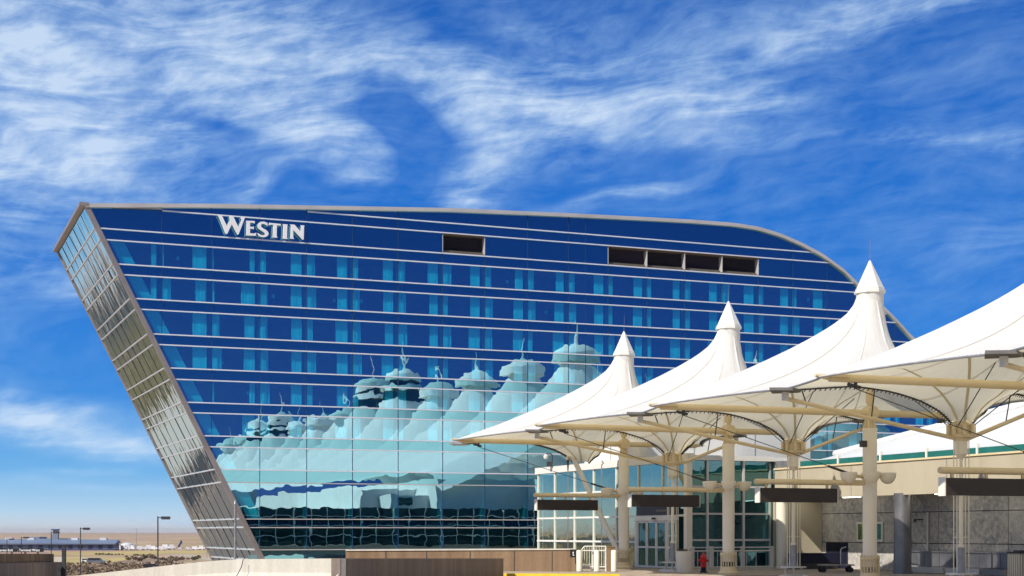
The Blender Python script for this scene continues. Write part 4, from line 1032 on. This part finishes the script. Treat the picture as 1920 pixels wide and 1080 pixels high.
# ================================================================== STREET FURNITURE
def wpos(x, D): return Vector(((x-960)*D/F, D, 0))
bd0 = None
for i, (x, D, lb) in enumerate(((1086, 69.0, 'leftmost of the three pale bollards in front of the white railing'), (1119, 69.0, 'middle of the three pale bollards in front of the white railing'), (1151, 68.6, 'rightmost of the three pale bollards, beside the first canopy column'))):
    if bd0 is None:
        bd0 = thing('bollard', lb, 'bollard', world=wpos(x, D), rot=0, group='bollards')
        MB().lathe([(.125, 0), (.125, .95), (.10, .99), (.02, 1.0)], n=18).build('post', 'paint_column', bd0, smooth=True)
        MB().lathe([(.20, 0), (.2, .02), (.13, .05)], n=18).build('foot', 'steel_grey', bd0, smooth=True)
    else:
        c = copy_tree(bd0); c.location = wpos(x, D); c['label'] = lb
q = wpos(1091, 70.3); rl = thing('railing', 'short white railing with vertical bars behind the bollards', 'railing', world=q, rot=0)
Wd = 45*70.3/F; mb = MB()
mb.tube((0, 0, 1.0), (.12, 0, 1.15), .03, 6); mb.tube((.12, 0, 1.15), (Wd, 0, 1.15), .03, 6); mb.tube((0, 0, .95), (Wd, 0, .95), .03, 6); mb.tube((0, 0, .2), (Wd, 0, .2), .03, 6)
mb.tube((0, 0, 0), (0, 0, 1.0), .035, 6); mb.tube((Wd, 0, 0), (Wd, 0, 1.15), .035, 6); mb.build('rail_frame', 'paint_white', rl)
mb = MB()
for k in range(9): x = .12+k*(Wd-.2)/8; mb.tube((x, 0, .2), (x, 0, 1.15), .014, 5)
mb.build('bars', 'paint_white', rl)
mb = MB(); mb.box(.45, .6, .1, .2, 0, .95); mb.build('panel', 'paint_white', rl)
q = wpos(1136, 70.3); mb = MB(); mb.box(0, .42, 0, .5, 0, 1.1); mb.box(-.03, .45, -.03, .53, 1.1, 1.15)
o = mb.build('concrete_pier', 'conc_brown'); place(o, 'square tan concrete pier right of the white railing', 'pier', world=q, rot=0)
q = at(1069, 1045, 69.4); ws_ = thing('wall_plate', 'small black square sign on the right end of the brown wall', 'sign', world=(q.x, 69.35, q.z), rot=0)
mb = MB(); mb.box(0, .27, 0, .03, 0, .36); mb.build('plate', 'black', ws_)
mb = MB(); mb.lathe([(.022, 0), (.022, .01)], n=8); 
sy = MB(); sy.box(.12, .15, -.006, 0, .12, .2); sy.box(.11, .17, -.006, 0, .21, .25); sy.box(.12, .19, -.006, 0, .08, .11); sy.build('symbol', 'text_white', ws_)
# waste bin / planter drum
q = wpos(1282.5, 68.8); dr = thing('round_planter', 'wide pale cylindrical planter drum left of the red hydrant', 'planter', world=q, rot=0)
MB().lathe([(.35, 0), (.355, .95), (.32, .95), (.32, .85)], n=28).build('drum', 'paint_column', dr, smooth=True)
mb = MB()
for k in range(40):
    a = random.random()*6.28; r_ = random.random()*.28; mb.tube((r_*math.cos(a), r_*math.sin(a), .85), (r_*1.3*math.cos(a), r_*1.3*math.sin(a), .98+random.random()*.1), .012, 4)
mb.build('dry_stems', 'leaf_grey', dr)
# red hydrant
q = wpos(1319, 67.8); hy = thing('fire_hydrant', 'red fire hydrant with dark base in front of the pale railing', 'hydrant', world=q, rot=0); hy.scale = (.88, .88, .9)
MB().lathe([(.17, .28), (.17, .34), (.14, .36), (.135, .70), (.17, .72), (.17, .76), (.13, .84), (.06, .92), (.03, .98), (.03, 1.0)], n=16).build('barrel', 'red', hy, smooth=True)
mb = MB(); mb.tube((-.26, 0, .6), (.24, 0, .6), .075, 10); mb.tube((-.0, -.24, .55), (0, 0, .55), .09, 10); mb.build('outlets', 'red', hy, smooth=True)
MB().lathe([(.2, 0), (.2, .05), (.13, .08), (.13, .28)], n=14).build('base', 'navy', hy, smooth=True)
# balustrade in front of the recess
q0 = wpos(1298, 71.2); q1 = wpos(1449, 73.2); bl = thing('balustrade', 'long pale metal balustrade in front of the dark glass recess', 'balustrade', world=q0, rot=math.atan2(q1.y-q0.y, q1.x-q0.x))
Lb = (q1-q0).length; mb = MB()
for z, r_ in ((1.08, .03), (.92, .035), (.16, .03)): mb.tube((0, 0, z), (Lb, 0, z), r_, 8)
mb.build('rails', 'alu_pale', bl, smooth=True)
for f in (.0, .235, .62, .985):
    mb = MB(); mb.box(Lb*f-.09, Lb*f+.09, -.05, .05, 0, 1.14); mb.build('post', 'alu_pale', bl)
mb = MB()
for k in range(7): x = .3+k*.55; mb.tube((x, 0, .16), (x, 0, .92), .014, 5)
mb.build('balusters', 'alu_pale', bl)
mb = MB(); mb.box(0, Lb, -.06, .12, 0, .12); mb.build('kerb', 'conc_pale', bl)
# cctv camera on pavilion roof
q = at(1030, 875, 88.5); cc = thing('security_camera', 'white dome camera on a black bracket on the pavilion roof edge', 'camera', world=(q.x, q.y, 5.62), rot=0)
mb = MB(); mb.box(-.15, .2, -.1, .1, 0, .28); mb.path([(.17, 0, .28), (.17, 0, .62), (.13, 0, .72), (.0, 0, .76), (-.2, 0, .74)], .035, 6); mb.build('bracket', 'steel_dark', cc)
mb = MB(); mb.lathe([(.02, .42), (.11, .45), (.14, .53), (.14, .62), (.05, .70)], -.2, 0, 16); mb.build('dome', 'paint_white', cc, smooth=True)
# luggage cart
q = wpos(1568, 68.5); q.z = 0
lc = thing('luggage_cart', 'flat grey luggage cart with a bent handle in the dark recess', 'cart', world=q, rot=R(5))
mb = MB(); mb.box(-.8, .75, -.3, .3, .30, .36); mb.build('platform', 'steel_grey', lc)
mb = MB(); mb.path([(.2, 0, .36), (.2, 0, 1.0), (.25, 0, 1.08), (.45, 0, 1.14)], .022, 6); mb.build('handle', 'alu_pale', lc)
for x in (-.65, .6):
    for y in (-.22, .22): MB().tube((x, y-.03, .12), (x, y+.03, .12), .12, 12).build('wheel', 'black', lc)
    MB().box(x-.03, x+.03, -.2, .2, .12, .3).build('axle_frame', 'steel_dark', lc)
# dark bench against end wall
tq, wq = 23.2, -79.2
bn = thing('covered_bench', 'long low bench under a dark navy cover against the cream end wall', 'bench', tq, wq, 0)
mb = MB(); mb.box(-.2, 2.3, -.3, .5, .30, .78); mb.build('cover', 'navy', bn); mb = MB(); mb.box(-.15, 2.25, -.25, .45, 0, .3); mb.build('plinth', 'steel_dark', bn)
# stainless counters along the stone wall
for i, (x0, x1, lb) in enumerate(((1706, 1790, 'left stainless check-in counter below the small wall mark'), (1793, 1858, 'middle stainless check-in counter behind the tie pole'), (1862, 1905, 'brighter stainless check-in counter at the right'))):
    tt_ = 24.9; a, b = w_on(x1, tt_), w_on(x0, tt_); ct = thing('check_in_counter', lb, 'counter', tt_, a, 0, 'stainless check-in counters'); Lc = b-a
    mb = MB(); mb.box(.0, .6, 0, Lc, .3, .92); mb.box(-.05, .62, -.0, Lc, .92, .96); mb.build('counter_body', 'steel_clad', ct)
    mb = MB(); mb.box(-.6, .0, .02, Lc-.02, .02, .27); mb.build('scale_plinth', 'alu_pale' if i < 2 else 'steel_clad', ct)
    mb = MB(); 
    for k in range(1, 3): mb.box(-.006, 0, Lc*k/3-.01, Lc*k/3+.01, .3, .92)
    mb.build('panel_joint', 'steel_dark', ct)
q = L2W(22.0, -96.6); rb = thing('litter_bin', 'beige slatted litter bin with a dark rim at the right edge', 'bin', world=q, rot=ANG)
mb = MB(); mb.box(-.35, .35, -.35, .35, .05, 1.0); mb.build('body', 'panel_cream', rb)
mb = MB(); mb.box(-.37, .37, -.37, .37, 1.0, 1.06); mb.box(-.2, .2, -.2, .2, 1.06, 1.12); mb.build('lid', 'steel_dark', rb)
mb = MB()
for k in range(6): x = -.3+k*.12; mb.box(x-.02, x+.02, -.375, -.35, .1, .95); mb.box(-.375, -.35, x-.02, x+.02, .1, .95)
mb.build('slats', 'paint_column', rb)

# slim post in front of the slanted hotel end
q = at(441, 1047, 128); tp = thing('tall_steel_post', 'tall slim grey steel post with a pointed top before the slanted hotel end', 'post', world=(q.x, q.y, 0), rot=0)
MB().tube((0, 0, GZ), (0, 0, 4.2), .10, 12).build('post', 'steel_grey', tp, smooth=True); MB().tube((0, 0, 4.2), (0, 0, 4.5), .12, 12, .02).build('cap', 'steel_grey', tp, smooth=True)

# ================================================================== THE FAR LEFT: lamps, buildings, vehicles, shrubs
lp = None
for (x, ytop, D, lb) in ((296, 968, 190, 'tallest street lamp, nearest to the hotel end'), (151, 989, 250, 'second tallest street lamp, right of the dark post'), (96, 996.5, 300, 'street lamp right of the Terminal West sign'), (40, 1006.5, 370, 'thin street lamp above the Terminal West sign'), (13, 1009.5, 420, 'leftmost and smallest street lamp')):
    z = 1.8+(HZ-ytop)*D/F
    if lp is None:
        lp = thing('street_lamp', lb, 'street lamp', world=((x-960)*D/F, D, z), rot=0, group='parking lot street lamps')
        MB().tube((0, 0, -16), (0, 0, 0), .11, 8, .08).build('pole', 'steel_dark', lp, smooth=True)
        MB().box(.0, .5, -.04, .04, -.22, -.12).build('arm', 'steel_dark', lp)
        mb = MB(); mb.box(.45, 1.5, -.25, .25, -.35, -.02); mb.box(.5, 1.45, -.2, .2, -.4, -.35); mb.build('lamp_head', 'steel_dark', lp)
    else:
        c = copy_tree(lp); c.location = ((x-960)*D/F, D, z); c['label'] = lb; s_ = 1+max(0, D-250)/600; c.scale = (s_, s_, 1)
# shorten poles that would go below ground is not needed: feet are sunk in the plain
# thin distant masts
for (x, y0, D, lb) in ((256, 991, 900, 'thin tall radio mast on the plain'), (200, 1049, 560, 'thin lighting mast between the shrubs left'), (264, 1044, 600, 'thin lighting mast in the shrubs, middle'), (343, 1041, 640, 'thin lighting mast near the pale track'), (361, 1042, 640, 'thin lighting mast right of the pale track'), (388, 1036, 640, 'thin lighting mast by the foot of the hotel end')):
    p = at(x, y0, D); th = thing('lighting_mast', lb, 'mast', world=(p.x, D, GZ), rot=0, group='thin masts on the plain')
    MB().tube((0, 0, 0), (0, 0, p.z-GZ), .18 if D > 800 else .12, 6, .08).build('pole', 'steel_grey', th); MB().box(-.5, .5, -.1, .1, p.z-GZ-.15, p.z-GZ).build('lamp_bar', 'steel_grey', th)
# long far concourse
cb = thing('far_concourse', 'long low grey-blue airport building far away at the left', 'airport building', world=(-365, 905, GZ), rot=R(2))
mb = MB(); mb.box(0, 128, 0, 12, 0, 4.4); mb.build('wall', 'far_wall', cb)
mb = MB(); mb.add([(-2, -2, 4.4), (129, -2, 4.2), (129, 14, 4.2), (-2, 14, 4.4), (-2, 6, 7.0), (129, 6, 6.4)], [(0, 1, 5, 4), (4, 5, 2, 3), (1, 2, 5), (3, 0, 4)]); mb.box(-2, 129, -2.05, -2, 3.6, 4.2); mb.build('roof', 'far_roof', cb)
mb = MB()
for k in range(22): x = 3+k*5.9; mb.box(x, x+3.2, -.1, 0, .8, 3.2)
mb.build('window_row', 'far_roof' , cb, kind='stuff')
mb = MB()
for k, x in enumerate((10, 31, 62, 75, 101, 118)): mb.box(x, x+4, 5, 8, 6, 7.5)
mb.build('roof_unit', 'far_white', cb)
tw = thing('control_tower', 'grey-blue stepped control tower far away behind the lamps', 'tower', world=at(105, 1018, 1500)*1.0, rot=0)
tw.location.z = GZ
mb = MB(); mb.box(-2.6, 2.4, -2, 2, 0, 12.8); mb.box(-3.6, -2.6, -2, 2, 0, 8.5); mb.build('shaft', 'far_roof', tw); mb = MB(); mb.box(-4, 2.8, -3, 3, 12.8, 14); mb.build('cab', 'far_wall', tw)
mb = MB(); mb.box(-18, 14, 5, 30, 0, 4.6); mb.box(-30, -18, 5, 30, 0, 6.2); mb.build('hangar', 'far_roof', tw)
# white far trucks and sheds
ORDT = ['first', 'second', 'third', 'fourth', 'fifth', 'sixth', 'seventh', 'eighth', 'ninth', 'tenth', 'eleventh', 'twelfth', 'thirteenth']
tk0 = None
rng = random.Random(3)
for i, x in enumerate((232, 240, 249, 262, 271, 279, 288, 302, 311, 322, 352, 366, 378)):
    D = 930+rng.uniform(-25, 25)
    if tk0 is None:
        tk0 = thing('white_truck', 'first tiny white truck from the left on the far plain, beside the blue building', 'truck', world=((x-960)*D/F, D, GZ), rot=0, group='white trucks parked far away')
        MB().box(-1.6, 1.3, -1.1, 1.1, .7, 3.0).build('cargo_box', 'car_white', tk0); MB().box(1.35, 2.3, -1, 1, .5, 2.1).build('cab', 'car_white', tk0)
        for xx in (-1, 1.7):
            for yy in (-1, .85): MB().tube((xx, yy, .42), (xx, yy+.2, .42), .42, 10).build('wheel', 'black', tk0)
    else:
        c = copy_tree(tk0); c.location = ((x-960)*D/F, D, GZ); c.scale = (rng.uniform(.6, 1.4),)*2+(rng.uniform(.6, 1.1),); c.rotation_euler = (0, 0, rng.uniform(-.3, .3)); c['label'] = '%s tiny white truck from the left on the far plain' % ORDT[i]
p = at(238, 1024, 980); sh = thing('domed_shed', 'white shed with a low domed roof far away behind the trucks', 'shed', world=(p.x, p.y, GZ), rot=0)
MB().box(-6, 6, -4, 4, 0, 2.2).build('wall', 'far_white', sh); MB().lathe([(4, 2.2), (3.6, 3.1), (2, 3.9), (.1, 4.2)], n=14).build('roof', 'far_white', sh, smooth=True)
p = at(338, 1018, 1000); sa = thing('blue_statue', 'small dark blue upright statue far away on the plain', 'statue', world=(p.x, p.y, GZ), rot=0)
MB().box(-1.2, 1.2, -1, 1, 0, .8).build('plinth', 'far_white', sa)
mb = MB(); mb.path([(-1.2, 0, .8), (-.7, 0, 2.2), (.1, 0, 3.4), (.6, 0, 4.7), (.5, 0, 5.6)], .65, 8); mb.path([(.3, 0, 3.6), (1.3, 0, 4.0), (1.5, 0, 3.6)], .25, 6); mb.build('figure', 'statue_blue', sa, smooth=True)
# parked van and dark car near the barrier
def vehicle(name, label, cat, x, D, ln, h, mat):
    th = thing(name, label, cat, world=((x-960)*D/F, D, GZ), rot=R(4))
    mb = MB(); mb.prism([(-ln/2, -.95, .35), (ln/2, -.95, .35), (ln/2, -.95, h*.52), (ln*.36, -.95, h*.58), (ln*.2, -.95, h), (-ln*.44, -.95, h), (-ln/2, -.95, h*.55)], (0, 1.9, 0)); fixn(mb.build('body', mat, th))
    mb = MB(); mb.prism([(ln*.32, -.97, h*.6), (ln*.19, -.97, h*.93), (-ln*.4, -.97, h*.93), (-ln*.43, -.97, h*.6)], (0, 1.94, 0)); fixn(mb.build('window', 'black', th))
    for xx in (-ln*.32, ln*.32):
        for yy in (-.99, .79): MB().tube((xx, yy, .36), (xx, yy+.2, .36), .36, 14).build('wheel', 'black', th)
vehicle('parked_van', 'grey van with a pale roof parked among shrubs on the plain', 'van', 180, 520, 6.0, 2.1, 'car_grey')
vehicle('parked_car', 'small white car parked left of the grey van', 'car', 164, 545, 4.3, 1.5, 'car_white')
vehicle('parked_car', 'dark purple-black car half hidden by the cream barrier', 'car', 284, 455, 4.6, 1.4, 'navy')
# pale track and dark scrub band
mb = MB(); pts = [(at(x, y, 10.8*F/(y-HZ))) for x, y in ((320, 1040), (345, 1041.5), (375, 1046), (420, 1052))]
for a, b in zip(pts[:-1], pts[1:]):
    mb.add([(a.x, a.y-14, GZ+.05), (b.x, b.y-9, GZ+.05), (b.x, b.y+9, GZ+.05), (a.x, a.y+14, GZ+.05)], [(0, 1, 2, 3)])
o = mb.build('dirt_track', mottled('pale_dirt', (.42, .34, .24), (.5, .42, .32), .05, .95)); o['kind'] = 'structure'
def shrub_mesh(seed, mat, name, flat=.8, n=170):
    rg = random.Random(seed); mb = MB()
    for k in range(n):
        a = rg.random()*6.28; u_ = rg.random(); rr = u_**.5; z = rg.random(); 
        w_ = math.sin(math.pi*min(1, .12+z*.88))**.7
        c = Vector((rr*w_*math.cos(a), rr*w_*math.sin(a), .25+z*1.35*flat)); s_ = rg.uniform(.1, .2)
        d1 = Vector((rg.uniform(-1, 1), rg.uniform(-1, 1), rg.uniform(-1, 1))).normalized()*s_; d2 = d1.orthogonal().normalized()*s_
        mb.add([c-d1, c+d2, c+d1, c-d2], [(0, 1, 2, 3)])
    return mb
sp = []
for s_, mt in ((1, 'leaf'), (2, 'leaf_grey'), (3, 'leaf')):
    th = thing('shrub', '', 'shrub', world=(0, 0, 0), rot=0, group='shrubs dotted over the plain')
    shrub_mesh(s_, mt, 's').build('crown', mt, th); MB().tube((0, 0, 0), (0, 0, .9), .07, 6, .03).build('trunk', 'trunk', th); sp.append(th)
pos = [(x, 1040+.3*math.sin(x)) for x in (181, 187, 193, 199, 204, 210, 217, 223, 230)] + [(x, 1041.5) for x in (253, 258, 263, 269)] + [(237, 1044.5), (248, 1045), (275, 1045), (281, 1046), (285, 1047), (291, 1047.5), (299, 1049), (305, 1050), (312, 1051), (321, 1050), (330, 1052), (241, 1050), (254, 1049.5), (262, 1052), (270, 1048), (215, 1061), (225, 1059), (233, 1060), (341, 1050), (352, 1049), (364, 1050), (372, 1047),
       (205, 1055), (196, 1060), (150, 1064), (140, 1066), (130, 1068), (160, 1067), (172, 1069), (136, 1074), (146, 1073), (158, 1074), (170, 1072), (182, 1071), (128, 1060), (236, 1064), (246, 1063), (258, 1062), (268, 1061), (278, 1059), (296, 1057), (308, 1057), (318, 1056)]
first = {}; cnt = {}; allsc = []
ORD = ['first', 'second', 'third', 'fourth', 'fifth', 'sixth', 'seventh', 'eighth', 'ninth', 'tenth', 'eleventh', 'twelfth', 'thirteenth', 'fourteenth', 'fifteenth', 'sixteenth', 'seventeenth', 'eighteenth', 'nineteenth', 'twentieth'] + ['twenty-'+w for w in ('first', 'second', 'third', 'fourth', 'fifth', 'sixth', 'seventh', 'eighth', 'ninth')] + ['thirtieth'] + ['thirty-'+w for w in ('first', 'second', 'third', 'fourth', 'fifth', 'sixth', 'seventh', 'eighth', 'ninth')]
for i, (x, y) in enumerate(pos):
    k = 0 if i < 13 else (1 if i % 3 else 2)
    D = (1.8-GZ)*F/(y+1.0-HZ)
    th = sp[k] if k not in first else copy_tree(sp[k]); first[k] = 1
    th.location = ((x-960)*D/F, D, GZ); s_ = rng.uniform(.55, .85) if i < 13 else rng.uniform(.7, 1.5)*(.8 if y > 1058 else 1.1); th.scale = (s_*1.1, s_*1.1, s_*.85)
    th.rotation_euler = (0, 0, rng.random()*6)
    cnt[k] = cnt.get(k, 0)+1
    if i < 9: th['label'] = '%s dark green shrub from the left in the neat row on the yellow field' % ORD[i]
    elif i < 13: th['label'] = '%s shrub from the left in the short second row on the field' % ORD[i-9]
    else: allsc.append(th)
    th['group'] = ('row of shrubs on the yellow field', 'grey-brown scrub shrubs', 'greenish scrub shrubs')[k]
for gname in ('grey-brown scrub shrubs', 'greenish scrub shrubs'):
    L_ = sorted([t_ for t_ in allsc if t_['group'] == gname], key=lambda t_: t_.location.x/t_.location.y)
    for n_, t_ in enumerate(L_): t_['label'] = '%s %s shrub from the left in the loose scrub behind the barrier' % (ORD[n_], gname.split()[0])
# low scrub as ground cover
mb = MB(); rg = random.Random(9)
for k in range(2600):
    y = 1056+rg.random()**.7*24; x = rg.uniform(118, 430); D = 10.8*F/(y-HZ); c = Vector(((x-960)*D/F, D, GZ+.12)); s_ = rg.uniform(.25, .75)
    a = rg.random()*3.14; d1 = Vector((math.cos(a)*s_, math.sin(a)*s_, 0)); mb.add([c-d1, c+d1, c+d1*.4+Vector((0, 0, s_*.9)), c-d1*.5+Vector((0, 0, s_*.7))], [(0, 1, 2, 3)])
o = mb.build('scrub_grass', 'leaf_grey'); o['kind'] = 'stuff'; o['label'] = 'low dry brown scrub covering the ground behind the barrier'; o['category'] = 'scrub'

# ================================================================== HAZE
hz, t, o = new_mat('air'); pv_ = t.new('ShaderNodeVolumePrincipled'); pv_.inputs['Color'].default_value = (.95, .86, .84, 1); pv_.inputs['Density'].default_value = 3e-5; pv_.inputs['Anisotropy'].default_value = .2
t.l.new(pv_.outputs[0], o.inputs['Volume']); M['air'] = hz
o = MB().box(-26000, 26000, -5000, 30000, GZ-1, 62).build('haze', 'air'); o['kind'] = 'stuff'; o['label'] = 'thin pale haze in the air over the far plain'; o['category'] = 'haze'

sc.render.engine = 'CYCLES'
sc.cycles.max_bounces = 10; sc.cycles.transparent_max_bounces = 12; sc.cycles.glossy_bounces = 5; sc.cycles.diffuse_bounces = 3
